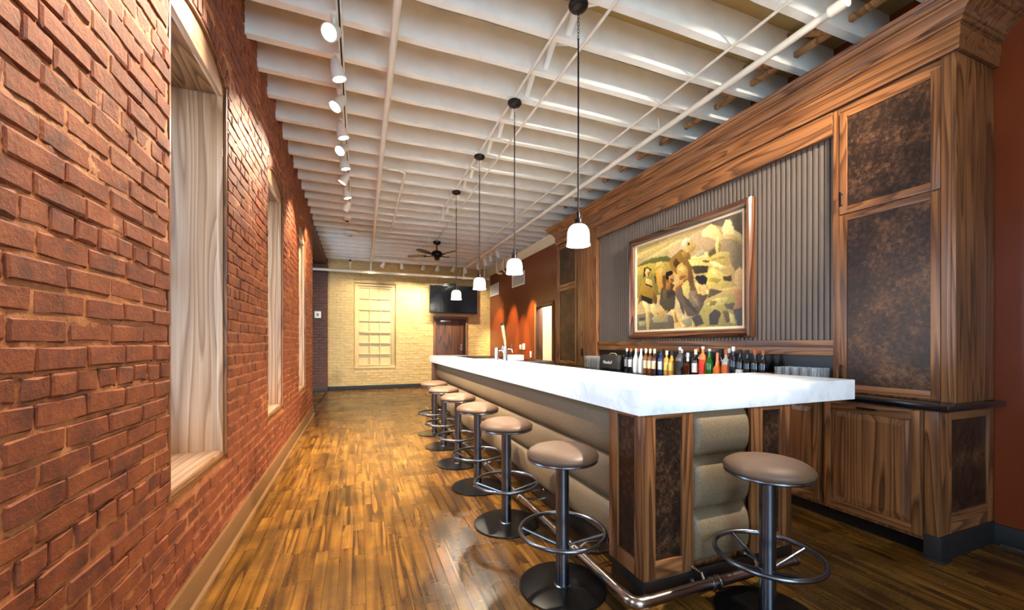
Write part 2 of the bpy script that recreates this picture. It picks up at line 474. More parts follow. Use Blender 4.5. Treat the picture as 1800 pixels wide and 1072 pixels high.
for k in range(nz-1):
    z = .01 + st*k
    for i in range(ny-1):
        y = 1.0 + st*i; ok = True
        for w in WIN:
            if w[0]-st < y < w[1] and SILLZ-st < z and z < arch_z(min(max(y, w[0]), w[1]), w): ok = False
        if ok: fs.append([k*ny+i, k*ny+i+1, (k+1)*ny+i+1, (k+1)*ny+i])
o = MB().add(vs, fs).build('mortar', MORTAR, wall_left)
for p in o.data.polygons: p.use_smooth = True

CH = .0755
stretch_v = [brick_mesh(.205, .062, .030, 100+i, BRICK) for i in range(10)]
head_v = [brick_mesh(.098, .062, .030, 200+i, BRICK) for i in range(6)]
stretch_m = [brick_data(*v, BRICK) for v in stretch_v]; head_m = [brick_data(*v, BRICK) for v in head_v]
bricks = []
k = 0; z = .02
while z < DZ:
    hd = (k % 6 == 3)
    Lb = .098 if hd else .205
    pitch = Lb + .0115
    y = 0.55 - (pitch/2 if k % 2 else 0) + random.uniform(-.02, .02)
    while y < END + pitch:
        a, b = y, y + Lb
        zc = z + .031
        for w in NEARW + WIN:                  # cut at the openings
            lo, hi = w
            if SILLZ - .015 < zc + .03 and zc - .03 < SPRING + .0:
                if a < lo < b: b = lo - .003
                elif a < hi < b: a = hi + .003
                elif a >= lo and b <= hi: a = b
            elif zc + .03 >= SPRING and lo - .02 < b and a < hi + .02:
                if zc - .04 < arch_z((max(lo, min(hi, (a+b)/2))), w) + .105: a = b
        b = min(b, END)
        if b - a > .03: bricks.append((a, b, zc, hd))
        y += pitch + random.uniform(-.003, .003)
    z += CH; k += 1
arch_bricks = []
for w in WIN:
    n = 13
    for i in range(n):
        y = w[0] - .02 + (w[1]-w[0]+.04)*(i+.5)/n
        yc = min(max(y, w[0]+.01), w[1]-.01)
        m = (w[0]+w[1])/2; hw = (w[1]-w[0])/2; R = (hw*hw+RISE*RISE)/(2*RISE)
        arch_bricks.append((y, arch_z(yc, w) + .056, math.asin((y-m)/R)))
def brank(b):
    d = depth_in_view(WX, (b[0]+b[1])/2, b[2])
    return 1e9 if d is None else d / math.sqrt((b[1]-b[0])/.2)
bricks.sort(key=brank)
def place(i, b):
    a, e, zc, hd = b
    L0 = .098 if hd else .205
    return (WX - .015 + random.uniform(-.003, .003), (a+e)/2, zc + random.uniform(-.003, .003)), (e-a)/L0, random.uniform(-.009, .009)
for i, b in enumerate(bricks[:300]):
    loc, s, rot = place(i, b)
    ms = head_m if b[3] else stretch_m
    o = bpy.data.objects.new('brick', ms[random.randrange(len(ms))]); COL.objects.link(o)
    o.parent = wall_left; o.location = loc; o.scale = (1, s, random.uniform(.96, 1.06)); o.rotation_euler = (rot, 0, random.uniform(-.008, .008))
def brick_field(name, items, parent, mat, xf):
    mb = MB()
    for it in items:
        vs, fs, fn = xf(it)
        mb.add([fn(p) for p in vs], fs)
    o = mb.build(name, mat, parent)
    for p in o.data.polygons: p.use_smooth = True
    o.data.set_sharp_from_angle(angle=.33)
    return tag(o, kind='stuff')
def xf_left(b):
    loc, s, rot = place(0, b)
    vs, fs = random.choice(head_v if b[3] else stretch_v)
    cr, sr = math.cos(rot), math.sin(rot)
    return vs, fs, lambda p: (loc[0]+p[0], loc[1] + s*p[1]*cr - p[2]*sr, loc[2] + p[2]*cr + s*p[1]*sr)
brick_field('brick_field', bricks[300:], wall_left, BRICK, xf_left)
def xf_arch(t):
    y, z, an = t
    vs, fs = random.choice(head_v)
    ca, sa = math.cos(-an), math.sin(-an)
    return vs, fs, lambda p: (WX - .013 + p[0], y + (p[2]*.95)*ca - p[1]*1.04*sa, z + (p[2]*.95)*sa + p[1]*1.04*ca)
brick_field('arch_bricks', arch_bricks, wall_left, BRICK, xf_arch)

# ------------------------------------------------------------------ windows lined in walnut, daylight put into its pale colour
for i, w in enumerate(WIN + NEARW[::-1]):
    y0, y1 = w
    root = bpy.data.objects.new('window_%d' % (i+1 if i < 3 else i+2), None); COL.objects.link(root); root.location = (WX, (y0+y1)/2, SILLZ); ORG[root.name] = tuple(root.location)
    tag(root, kind='structure')
    HZ = 2.885
    for sgn, ye in ((1, y1), (-1, y0)):
        box(WT+.02, WX-.055, ye - sgn*.018, ye - sgn*.001, SILLZ+.03, HZ).build('jamb', LIN['z'], root, bevel=.001)
        box(WX-.053, WX-.022, ye - sgn*.030, ye - sgn*.001, SILLZ+.03, HZ).build('jamb_edge', LIN['z'], root, bevel=.003)
        box(WX-.020, WX-.004, ye - sgn*.020, ye - sgn*.003, SILLZ+.02, SPRING).build('casing', WAL['z'], root, bevel=.002)
    box(WT+.02, WX-.055, y0+.018, y1-.018, HZ-.018, HZ).build('head', WAL['y'], root, bevel=.001)
    ys = [y0 + .03 + (y1-y0-.06)*j/14 for j in range(15)]
    MB().prism([(y0+.03, HZ-.03), (y1-.03, HZ-.03)] + [(y, arch_z(y, w)-.016) for y in ys[::-1]], 'x', WX-.053, WX-.022).build('arch_board', LIN['y'], root, bevel=.002)
    ar = [(y, arch_z(y, w)-.003) for y in ys]
    MB().prism([(y, z-.014) for y, z in ar] + ar[::-1], 'x', WX-.020, WX-.004).build('arch_casing', WAL['y'], root)
    box(WT+.02, WX-.03, y0+.019, y1-.019, SILLZ+.012, SILLZ+.048).build('sill', LIN['y'], root, bevel=.003)
    box(WX-.028, WX-.012, y0+.004, y1-.004, SILLZ+.001, SILLZ+.030).build('apron', WAL['y'], root, bevel=.003)
    fr = MB(); xs = WT + .05
    fr.box(xs, xs+.05, y0+.02, y0+.08, SILLZ+.05, HZ-.02); fr.box(xs, xs+.05, y1-.08, y1-.02, SILLZ+.05, HZ-.02)
    fr.box(xs, xs+.05, y0+.08, y1-.08, SILLZ+.05, SILLZ+.13); fr.box(xs, xs+.05, y0+.08, y1-.08, HZ-.09, HZ-.02)
    fr.box(xs, xs+.05, y0+.08, y1-.08, 1.72, 1.78)
    sash = fr.build('sash', WAL['z'], root)
    box(xs+.02, xs+.024, y0+.08, y1-.08, SILLZ+.13, HZ-.09).build('pane', PANE, sash)
    pd = bpy.data.lights.new('window_portal', 'AREA'); pd.shape = 'RECTANGLE'; pd.size = y1-y0; pd.size_y = HZ-SILLZ
    pd.cycles.is_portal = True
    po = bpy.data.objects.new('window_portal', pd); COL.objects.link(po)
    po.location = (WT-.02, (y0+y1)/2, (HZ+SILLZ)/2); po.rotation_euler = (0, -PI/2, 0); po.rotation_euler = Vector((1,0,0)).to_track_quat('-Z','Z').to_euler()

# ------------------------------------------------------------------ baseboards
bb = tag(box(WX, WX+.022, NY, END, .0, .155).build('baseboard_left', BASEB, bevel=.004), kind='structure')
MB().prism([(WX+.022, 0), (WX+.040, 0), (WX+.037, .012), (WX+.030, .019), (WX+.022, .021)], 'y', NY, END).build('shoe_moulding', BASEB, bb)
tag(box(-.76, 2.14, FY-.02, FY, 0, .115).build('baseboard_far', DKBASE, bevel=.003), kind='structure')
tag(box(-2.0, -.755, 11.78, 11.80, 0, .115).build('baseboard_recess', DKBASE, bevel=.003), kind='structure')
bb = tag(box(RX-.02, RX, NY, 7.55, 0, .13).build('baseboard_right', DKBASE, bevel=.003), kind='structure')
MB().prism([(RX-.02, 0), (RX-.036, 0), (RX-.03, .016), (RX-.02, .02)], 'y', NY, 1.28).build('shoe_moulding', DKBASE, bb)

# ------------------------------------------------------------------ side bay beyond the brick wall
struct(box(-2.1, -2.0, END-.3, FY, 0, DZ), 'wall_bay', DARKB)
wr = struct(box(-2.0, -.765, 11.815, 12.3, 0, DZ), 'wall_recess', DARKB)
dk_v = [brick_mesh(.205, .062, .03, 300+i, DARKB) for i in range(5)]
cr_v = [brick_mesh(.205, .062, .03, 400+i, CREAM) for i in range(8)]
items = []
z = .02; k = 0
while z < 3.5:
    y = -1.5 + (.108 if k % 2 else 0)
    while y < -.87:
        items.append((y+.1, z+.031)); y += .2165
    z += CH; k += 1
def xf_face(vv, fy, j):
    def f(t):
        vs, fs = random.choice(vv); d = random.uniform(-.004, .004)
        sx = t[2] if len(t) > 2 else 1
        return vs, [q[::-1] for q in fs], lambda p: (t[0] + p[1]*sx, fy - p[0] + d, t[1] + p[2])
    return f
brick_field('brick_field', items, wr, DARKB, xf_face(dk_v, 11.815, 0))
struct(box(-2.0, WX-.02, END, FY, 3.40, DZ), 'trim_1', DARKB)

# ------------------------------------------------------------------ far wall of cream painted brick
wf = struct(MB().box(-.765, -.10, FY+.004, FY+.3, 0, DZ).box(1.02, 2.10, FY+.004, FY+.3, 0, DZ).box(-.10, 1.02, FY+.004, FY+.3, 0, .575).box(-.10, 1.02, FY+.004, FY+.3, 2.99, DZ).box(3.16, RX+.3, FY+.004, FY+.3, 0, DZ).box(2.10, 3.16, FY+.004, FY+.3, 2.10, DZ), 'wall_far', CREAMM)
items = []
z = .0; k = 0
while z < 3.8:
    x = -.765 + (-.108 if k % 2 else 0)
    while x < RX:
        a, b = max(x, -.765), min(x+.205, RX)
        zc = z + .031
        if -.10 < b and a < 1.02 and .57 < zc+.03 and zc-.03 < 3.0:
            if a < -.10: b = -.103
            elif b > 1.02: a = 1.023
            else: a = b
        if zc - .03 < 2.12 and 2.10 < b and a < 3.16:
            if a < 2.10: b = 2.098
            elif b > 3.16: a = 3.162
            else: a = b
        if b - a > .03: items.append(((a+b)/2, zc, (b-a)/.205))
        x += .2165
    z += CH; k += 1
brick_field('brick_field', items, wf, CREAM, xf_face(cr_v, FY+.016, 0))
FY += .11

# painted-over sash window in the far wall
root = bpy.data.objects.new('window_4', None); COL.objects.link(root); root.location = (.46, FY, .58); ORG[root.name] = tuple(root.location); tag(root, kind='structure')
x0, x1, z0, z1 = -.09, 1.01, .585, 2.98
box(x0-.05, x1+.05, FY+.004, FY+.03, z0-.05, z1+.05).build('backing', CREAMP, root)
for a in ((x0, x0+.10, z0, z1), (x1-.10, x1, z0, z1)): box(a[0], a[1], FY-.03, FY+.02, a[2], a[3]).build('casing', CREAMP, root, bevel=.004)
box(x0-.005, x1+.005, FY-.05, FY+.02, z1-.06, z1).build('head_casing', CREAMP, root, bevel=.004)
box(x0-.005, x1+.005, FY-.115, FY+.02, z0-.005, z0+.05).build('sill', CREAMP, root, bevel=.004)
gx0, gx1, gz0, gz1 = x0+.13, x1-.13, z0+.09, z1-.11
box(x0+.10, gx0, FY-.012, FY+.01, z0+.05, z1-.06).build('sash_stile', CREAMP, root, bevel=.003)
box(gx1, x1-.10, FY-.012, FY+.01, z0+.05, z1-.06).build('sash_stile', CREAMP, root, bevel=.003)
for i in range(8):
    z = gz0 + (gz1-gz0)*i/7; t = .03 if i == 3 else .012
    box(gx0, gx1, FY-.036 if i < 4 else FY-.026, FY+.01, z-t, z+t).build('glazing_bar', CREAMP, root, bevel=.002)
for i in (1, 2):
    x = gx0 + (gx1-gx0)*i/3
    box(x-.012, x+.012, FY-.024, FY+.01, gz0, gz1).build('glazing_bar', CREAMP, root, bevel=.002)
for i in range(7):
    for j in range(3):
        zz = gz0 + (gz1-gz0)*i/7; xx = gx0 + (gx1-gx0)*j/3
        box(xx+.01, xx+(gx1-gx0)/3-.01, FY+.002, FY+.006, zz+.01, zz+(gz1-gz0)/7-.01).build('pane', CREAMP, root)

# brown door under the television
root = bpy.data.objects.new('door_1', None); COL.objects.link(root); root.location = (2.63, 12.0, 0); ORG[root.name] = tuple(root.location); tag(root, kind='structure')
FY -= .11
DOORW = wood('brown_door_veneer', 'z', (52,28,18), (84,48,30), (104,62,40), rough=.4, sc=5)
box(2.10, 2.17, FY-.03, FY+.10, 0, 2.10).build('door_frame', WAL['z'], root, bevel=.004)
box(3.09, 3.16, FY-.03, FY+.10, 0, 2.10).build('door_frame', WAL['z'], root, bevel=.004)
box(2.17, 3.09, FY-.03, FY+.10, 2.03, 2.10).build('door_frame', WAL['x'], root, bevel=.004)
leaf = box(2.17, 3.02, FY+.02, FY+.06, .01, 2.03).build('door_leaf', DOORW, root, bevel=.002)
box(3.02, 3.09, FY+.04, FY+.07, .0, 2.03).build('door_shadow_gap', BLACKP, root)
box(2.31, 2.62, FY-.03, FY+.02, 1.93, 1.985).build('door_closer', RAIL, leaf, bevel=.005)
MB().box(2.93, 2.975, FY+.008, FY+.02, 1.08, 1.27).tube([(2.95, FY+.01, 1.14), (2.95, FY-.04, 1.14), (2.85, FY-.045, 1.14)], .011, 8).build('door_lever', CHROME, leaf)
box(2.19, 2.34, FY+.012, FY+.02, .22, .34).build('door_plate', WHITEP, leaf, bevel=.003)

# ------------------------------------------------------------------ rust-red wall with doorway
DY0, DY1, DH = 7.68, 8.50, 2.13
wr = struct(MB().box(RX, RX+.14, NY, DY0, 0, DZ).box(RX, RX+.14, DY1, FY+.3, 0, DZ).box(RX, RX+.14, DY0, DY1, DH, DZ), 'wall_right', RED)
root = bpy.data.objects.new('door_2', None); COL.objects.link(root); root.location = (RX, 8.1, 0); ORG[root.name] = tuple(root.location); tag(root, kind='structure')
TAN = simple('olive_tan_trim_paint', (128,92,48), .4)
box(RX-.025, RX+.14, DY0-.075, DY0, 0, DH+.075).build('door_casing', TAN, root, bevel=.004)
box(RX-.025, RX+.14, DY1, DY1+.075, 0, DH+.075).build('door_casing', TAN, root, bevel=.004)
box(RX-.025, RX+.14, DY0, DY1, DH, DH+.075).build('door_casing', TAN, root, bevel=.004)
box(RX-.02, RX+.145, DY1-.03, DY1-.001, .01, DH-.01).build('door_jamb', DOORW, root, bevel=.002)
IV = simple('ivory_wall_paint', (232,214,184), .6)
struct(box(5.30, 5.38, 6.6, 9.6, 0, 2.7), 'wall_corridor', IV)
struct(MB().box(RX+.14, 5.30, 6.5, 6.6, 0, 2.7).box(RX+.14, 5.30, 9.6, 9.7, 0, 2.7), 'wall_corridor_end', IV)
struct(box(RX+.14, 5.38, 6.5, 9.7, 2.7, 2.76), 'ceiling_corridor', IV)
CORN = simple('cream_cornice_paint', (236,222,190), .5)
prof = [(RX, 3.40), (RX-.03, 3.40), (RX-.035, 3.43), (RX-.06, 3.45), (RX-.09, 3.50), (RX-.12, 3.54), (RX-.13, 3.575), (RX, 3.575)]
struct(MB().prism(prof, 'y', 6.60, FY-.02), 'trim_2', CORN, smooth=False)

# wall behind the camera with wide shop windows
mb = MB().box(-1.3, RX+.14, NY-.15, NY, 0, .45).box(-1.3, RX+.14, NY-.15, NY, 3.25, DZ).box(-1.3, -.55, NY-.15, NY, .45, 3.25).box(3.6, RX+.14, NY-.15, NY, .45, 3.25).box(1.35, 3.6, NY-.15, NY, .45, 3.25)
struct(mb, 'wall_near', IV)
for a, b in ((-.55, 1.35),):
    pd = bpy.data.lights.new('window_portal', 'AREA'); pd.shape = 'RECTANGLE'; pd.size = b-a; pd.size_y = 2.8; pd.cycles.is_portal = True
    po = bpy.data.objects.new('window_portal', pd); COL.objects.link(po); po.location = ((a+b)/2, NY-.16, 1.85)
    po.rotation_euler = Vector((0,1,0)).to_track_quat('-Z','Z').to_euler()

# ------------------------------------------------------------------ ceiling: deck, joists, bridging
ceil = struct(box(-2.1, RX+.14, NY-.15, FY+.3, DZ, DZ+.1), 'ceiling', DECK)
me_j = None
jys = []
y = 3.117 - .397*14
while y < FY: jys.append(y); y += .397
v = []; nseg = 14
r = np.random.default_rng(3)
for i in range(nseg+1):
    x = WX - .05 + (RX - WX + .05)*i/nseg
    dz = r.normal(0, .003); dy = r.normal(0, .002)
    v += [(x, -.062+dy, JZ+dz), (x, dy, JZ+dz*.6), (x, dy, DZ), (x, -.062+dy, DZ)]
fs = [[4*i+k, 4*i+(k+1)%4, 4*i+4+(k+1)%4, 4*i+4+k] for i in range(nseg) for k in range(4)] + [[3,2,1,0],[4*nseg,4*nseg+1,4*nseg+2,4*nseg+3]]
me_j = MB().add(v, fs).data('joist', JOIST)
for y in jys:
    o = bpy.data.objects.new('joist', me_j); COL.objects.link(o); o.parent = ceil; o.location = (0, y, random.uniform(-.006, .006)); o.rotation_euler = (0, 0, random.uniform(-.0012, .0012))
for a, b in zip(jys, jys[1:]):           # crossed bridging between joists
    if b < 1.5: continue
    for q, (za, zb) in enumerate(((DZ-.02, JZ+.03), (JZ+.03, DZ-.02))):
        p0 = Vector((1.47+.05*q, a, za)); p1 = Vector((1.47+.05*q, b-.062, zb))
        mb = MB(); d = (p1-p0); n = Vector((0, -d.z, d.y)).normalized()*.016; s = Vector((.019,0,0))
        mb.add([p0-n-s, p0+n-s, p0+n+s, p0-n+s, p1-n-s, p1+n-s, p1+n+s, p1-n+s], [[0,1,2,3],[7,6,5,4],[0,4,5,1],[1,5,6,2],[2,6,7,3],[3,7,4,0]])
        mb.build('bridging', JOIST, ceil)
    if b < 6.6:
        box(3.36, 3.40, a+.005, b-.066, 3.66, 3.70).build('blocking', RAWT, ceil)
        p0 = Vector((3.30, a, 3.62)); p1 = Vector((3.30, b-.062, 3.82)); d = p1-p0; n = Vector((0, -d.z, d.y)).normalized()*.017; s = Vector((.017,0,0))
        MB().add([p0-n-s, p0+n-s, p0+n+s, p0-n+s, p1-n-s, p1+n-s, p1+n+s, p1-n+s], [[0,1,2,3],[7,6,5,4],[0,4,5,1],[1,5,6,2],[2,6,7,3],[3,7,4,0]]).build('blocking', RAWT, ceil)

# ------------------------------------------------------------------ the onyx bar
BX0, BX1, BY0, BY1, EX1, EY1, CT, CB = 1.282, 1.945, 1.605, 7.72, 2.965, 2.29, 1.067, .942
L_poly = [(BX0, BY0), (EX1, BY0), (EX1-.02, EY1), (BX1, EY1), (BX1, BY1), (BX0, BY1)]
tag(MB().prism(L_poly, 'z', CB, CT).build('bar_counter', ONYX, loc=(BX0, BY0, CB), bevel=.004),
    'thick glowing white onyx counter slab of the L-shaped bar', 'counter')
tag(MB().box(BX1+.002, 2.01, 2.32, 7.6, CT-.035, CT-.008).build('drink_rail', BLACKM, loc=(BX1, 5, CT-.03), bevel=.003),
    'black drink rail along the inner edge of the white bar counter', 'rail')

def fbox(axis, plane, a0, a1, z0, z1, d0, d1):
    """box on a face: axis 'x' looks to -X at x=plane and spans Y, axis 'y' looks to -Y and spans X; d is the depth out of the face"""
    return box(plane-d1, plane-d0, a0, a1, z0, z1) if axis == 'x' else box(a0, a1, plane-d1, plane-d0, z0, z1)
def framed(parent, name, axis, plane, a0, a1, z0, z1, st, rl, rt, panel, th=.02, back=.012):
    h = 'y' if axis == 'x' else 'x'
    d = fbox(axis, plane, a0+.003, a1-.003, z0+.003, z1-.003, 0, .006).build(name, WAL['z'], parent)
    fbox(axis, plane, a0, a0+st, z0, z1, .006, th).build('stile', WAL['z'], d, bevel=.0025)
    fbox(axis, plane, a1-st, a1, z0, z1, .006, th).build('stile', WAL['z'], d, bevel=.0025)
    fbox(axis, plane, a0+st, a1-st, z0, z0+rl, .006, th-.0005).build('rail', WAL[h], d, bevel=.002)
    fbox(axis, plane, a0+st, a1-st, z1-rt, z1, .006, th-.0005).build('rail', WAL[h], d, bevel=.002)
    if panel == 'rust':
        fbox(axis, plane, a0+st, a1-st, z0+rl, z1-rt, .006, back).build('panel', RUST, d)
    elif panel == 'raised':
        p0, p1, q0, q1 = a0+st, a1-st, z0+rl, z1-rt; e = .045
        def P(a, z, dd): return (plane-dd, a, z) if axis == 'x' else (a, plane-dd, z)
        MB().add([P(p0,q0,.008),P(p1,q0,.008),P(p1,q1,.008),P(p0,q1,.008),P(p0+e,q0+e,.019),P(p1-e,q0+e,.019),P(p1-e,q1-e,.019),P(p0+e,q1-e,.019)],
                 [[0,1,5,4],[1,2,6,5],[2,3,7,6],[3,0,4,7],[4,5,6,7]]).build('panel', WAL['z'], d)
    return d
def cushion(parent, axis, plane, a0, a1, z0, z1, bulge, rnd=.03):
    """upholstered roll with rounded ends, bulging out of the face"""
    n, mseg = 14, 10
    vs = []; cols = []
    us = [0, .006, .018, .04] + [ (a1-a0)*k/mseg for k in range(1, mseg)] + [a1-a0-.04, a1-a0-.018, a1-a0-.006, a1-a0]
    for u in us:
        e = min(u, a1-a0-u); g = math.sqrt(max(0, 1-(1-min(1, e/.04))**2))
        for k in range(n+1):
            t = -1 + 2*k/n
            dd = bulge*g*max(0, 1-abs(t)**2.6)**.5
            z = (z0+z1)/2 + t*(z1-z0)/2
            vs.append((plane-dd, a0+u, z) if axis == 'x' else (a0+u, plane-dd, z))
    fs = [[i*(n+1)+k, (i+1)*(n+1)+k, (i+1)*(n+1)+k+1, i*(n+1)+k+1] for i in range(len(us)-1) for k in range(n)]
    return MB().add(vs, fs).build('cushion', FABRIC, parent, smooth=True)

root = thing('bar_cabinet', (1.31, 1.61, 0), 'walnut bar front with rust panels and tan padded rolls under the onyx counter', 'bar')
# carcass and kick plates
MB().box(1.425, 1.93, 1.90, 7.62, .0, CB).build('carcass', WAL['z'], root)
MB().box(1.43, 2.35, 1.66, 2.24, .0, CB).build('end_carcass', WAL['z'], root)
box(1.405, 1.424, 1.905, 7.62, 0, .128).build('kick_plate', STEELP, root, bevel=.002)
box(1.318, 1.337, 1.615, 1.885, 0, .122).build('kick_plate', STEELP, root, bevel=.002)
box(1.320, 2.375, 1.605, 1.622, 0, .122).build('kick_plate', STEELP, root, bevel=.002)
box(2.357, 2.375, 1.623, 2.25, 0, .122).build('kick_plate', STEELP, root, bevel=.002)
# corner post, its front and its end face
MB().box(1.333, 1.429, 1.631, 1.871, .0, CB-.003).build('post_core', WAL['z'], root)
framed(root, 'post_front', 'x', 1.332, 1.6295, 1.872, .122, CB-.002, .050, .085, .020, 'rust', th=.022, back=.009)
framed(root, 'post_end', 'y', 1.629, 1.310, 1.628, .122, CB-.002, .074, .085, .020, 'rust', th=.022, back=.009)
framed(root, 'post_end', 'y', 1.629, 2.046, 2.374, .122, CB-.002, .092, .085, .020, 'rust', th=.022, back=.009)
box(1.310, 1.424, 1.8725, 1.895, .122, CB-.002).build('post_side', WAL['z'], root)
box(2.352, 2.374, 1.63, 2.24, .122, CB-.002).build('end_panel', WAL['z'], root, bevel=.003)
box(1.300, 1.424, 7.50, 7.62, .0, CB-.002).build('far_post', WAL['z'], root, bevel=.004)
for z0, z1 in ((.130, .366), (.370, .632), (.636, .915)):
    cushion(root, 'x', 1.424, 1.90, 7.50, z0, z1, .062)
for z0, z1 in ((.132, .408), (.412, .690), (.694, .938)):
    cushion(root, 'y', 1.659, 1.632, 2.042, z0, z1, .066)
box(1.41, 1.424, 1.90, 7.50, .915, CB-.001).build('top_rail', WAL['y'], root)

# foot rail
root = thing('foot_rail', (1.19, 1.52, 0), 'tubular metal foot rail running round the foot of the bar', 'foot rail')
RZ = .095; ex, ey = 1.188, 1.520; rr = .0255
MB().tube([(ex, 7.5, RZ), (ex, ey+.075, RZ)], rr, 16).build('rail_pipe', RAIL, root, smooth=True)
el = [(ex + .045 - .045*math.cos(a), ey + .045 - .045*math.sin(a), RZ) for a in [PI/2*i/6 for i in range(7)]]
MB().tube([(ex, ey+.078, RZ)] + el + [(ex+.078, ey, RZ)], rr+.0035, 16).build('elbow', RAIL, root, smooth=True)
MB().tube([(ex+.075, ey, RZ), (2.262, ey, RZ)], rr, 16).build('rail_pipe', RAIL, root, smooth=True)
MB().lathe([(0,0),(rr+.004,0),(rr+.005,.004),(rr+.005,.03),(rr,.03)], (2.245, ey, RZ), 16, aim_matrix((1,0,0))).build('end_cap', RAIL, root, smooth=True)
def collar(x, y, d, par):
    return MB().lathe([(rr,-.028),(rr+.006,-.026),(rr+.006,-.016),(rr+.003,-.014),(rr+.003,.014),(rr+.006,.016),(rr+.006,.026),(rr,.028)], (x, y, RZ), 18, aim_matrix(d), cap=False).build('collar', RAIL, par, smooth=True)
for y in (2.04, 2.92, 3.8, 4.68, 5.56, 6.44):
    cl = collar(ex, y, (0,1,0), root)
    MB().tube([(ex+.01, y, RZ+.012), (ex+.06, y, RZ+.040), (1.335, y, RZ+.026)], .008, 8).tube([(ex+.01, y, RZ-.012), (ex+.06, y, RZ-.024), (1.335, y, RZ-.044)], .008, 8).lathe([(.0,0),(.017,0),(.017,.008),(0,.008)], (1.398, y, RZ+.026), 12, aim_matrix((-1,0,0))).tube([(1.30, y, RZ+.026), (1.405, y, RZ+.026)], .008, 8).tube([(1.30, y, RZ-.044), (1.405, y, RZ-.044)], .008, 8).build('bracket', RAIL, root, smooth=True)
for x in (1.62, 1.99):
    collar(x+.06, ey, (1,0,0), root)
    for dz in (.045, -.03):
        MB().tube([(x, ey+.01, RZ+dz*.3), (x, 1.545, RZ+dz), (x, 1.604, RZ+dz)], .007, 8).lathe([(0,0),(.016,0),(.016,.006),(0,.006)], (x, 1.603, RZ+dz), 12, aim_matrix((0,-1,0))).build('bracket', CHROME, root, smooth=True)

# bar stools
def make_stool():
    root = thing('bar_stool', (0,0,0), 'x', 'bar stool', 'taupe pedestal bar stools round the bar')
    MB().lathe([(0,.0),(.205,0),(.228,.002),(.231,.006),(.229,.010),(.215,.013),(.05,.014),(0,.014)], (0,0,0), 56).build('base', BLACKM, root, smooth=True)
    MB().lathe([(.045,.013),(.037,.018),(.0355,.03),(.0355,.675),(.06,.68)], (0,0,0), 28).build('column', STEEL, root, smooth=True)
    MB().lathe([(0,.672),(.06,.672),(.17,.676),(.184,.679),(.187,.684),(.184,.690),(.0,.690)], (0,0,0), 48).build('seat_rim', STEEL, root, smooth=True)
    MB().lathe([(0,.688),(.176,.688),(.186,.694),(.190,.704),(.189,.714),(.180,.726),(.158,.740),(.120,.751),(.070,.757),(0,.759)], (0,0,0), 56).build('seat', LEATH, root, smooth=True)
    n = 56
    MB().tube([(.226*math.cos(2*PI*k/n), .226*math.sin(2*PI*k/n), .30) for k in range(n)], .0115, 10, closed=True).build('foot_ring', STEEL, root, smooth=True)
    for k in range(4):
        a = PI/2*k + PI/4 + .25
        MB().tube([(.224*math.cos(a), .224*math.sin(a), .298), (.03*math.cos(a), .03*math.sin(a), .225)], .0075, 8).build('spoke', STEEL, root, smooth=True)
    return root
stool = make_stool()
SP = [(1.021, 1.905, .0, 'bar stool on the long side nearest the corner of the bar'),
      (1.000, 2.715, .2, 'second bar stool from the near corner along the padded bar front'),
      (1.012, 3.500, -.1, 'third bar stool from the near corner along the padded bar front'),
      (1.010, 4.250, .3, 'fourth bar stool from the near corner along the padded bar front'),
      (1.010, 5.020, .15, 'fifth bar stool from the near corner, last but one in the row'),
      (1.030, 5.800, -.2, 'farthest bar stool at the far end of the long bar'),
      (1.820, 1.345, .4, 'bar stool standing alone at the short end of the bar, before grey cushions')]
for i, (x, y, a, lab) in enumerate(SP):
    o = stool if i == 0 else copy_tree(stool)
    o.location = (x, y, 0); o.rotation_euler = (0, 0, a); o['label'] = lab

# things on the far part of the counter
def tap(y, h, label, handle):
    root = thing('beer_tap', (1.80, y, CT), label, 'beer tap')
    MB().lathe([(0,0),(.040,0),(.040,.006),(.030,.010),(.0285,.014),(.0285,h-.006),(.026,h),(0,h)], (1.80, y, CT), 24).build('column', CHROME, root, smooth=True)
    MB().tube([(1.82, y, CT+h-.035), (1.885, y, CT+h-.035), (1.895, y, CT+h-.04)], .010, 10).tube([(1.89, y, CT+h-.03), (1.905, y, CT+h-.085)], .008, 8).tube([(1.885, y, CT+h-.03), (1.895, y, CT+h+.03)], [.008, .005], 8).build('faucet', CHROME, root, smooth=True)
    if handle:
        MB().tube([(1.80, y, CT+h), (1.797, y, CT+h+.03), (1.785, y+.01, CT+h+.14), (1.77, y+.02, CT+h+.27)], [.009, .016, .020, .022], 12).build('handle', LIN['z'], root, smooth=True)
        MB().tube([(1.768, y+.02, CT+h+.272), (1.750, y+.02, CT+h+.30)], [.022, .012], 10).tube([(1.775, y+.02, CT+h+.268), (1.785, y+.02, CT+h+.30)], [.016, .014], 10).build('handle_top', BLACKM, root, smooth=True)
tap(4.93, .195, 'chrome beer tap with a tall wooden handle on the onyx counter', True)
tap(5.28, .170, 'plain chrome beer tap column without a wooden handle', False)
mb = MB().box(2.03, 2.24, 5.35, 5.55, CT-.01, CT+.062)
tag(mb.build('ice_bin', WHITEP, loc=(2.13, 5.45, CT-.01), bevel=.006), 'low white bin behind the beer taps', 'bin')
box(2.02, 2.26, 5.2, 7.4, .0, CT-.012).build('under_counter', STEELP, tag(MB().box(2.02, 2.5, 4.9, 7.4, CT-.055, CT-.011).build('service_shelf', STEELP, loc=(2.2, 6, CT-.05), bevel=.003), 'dark metal service shelf behind the taps', 'shelf'))
tag(MB().box(1.62, 1.90, 5.75, 6.9, CT, CT+.008).build('bar_mat', BLACKP, loc=(1.7, 6.3, CT), bevel=.003), 'thin black rubber mat lying flat on the far counter', 'mat')

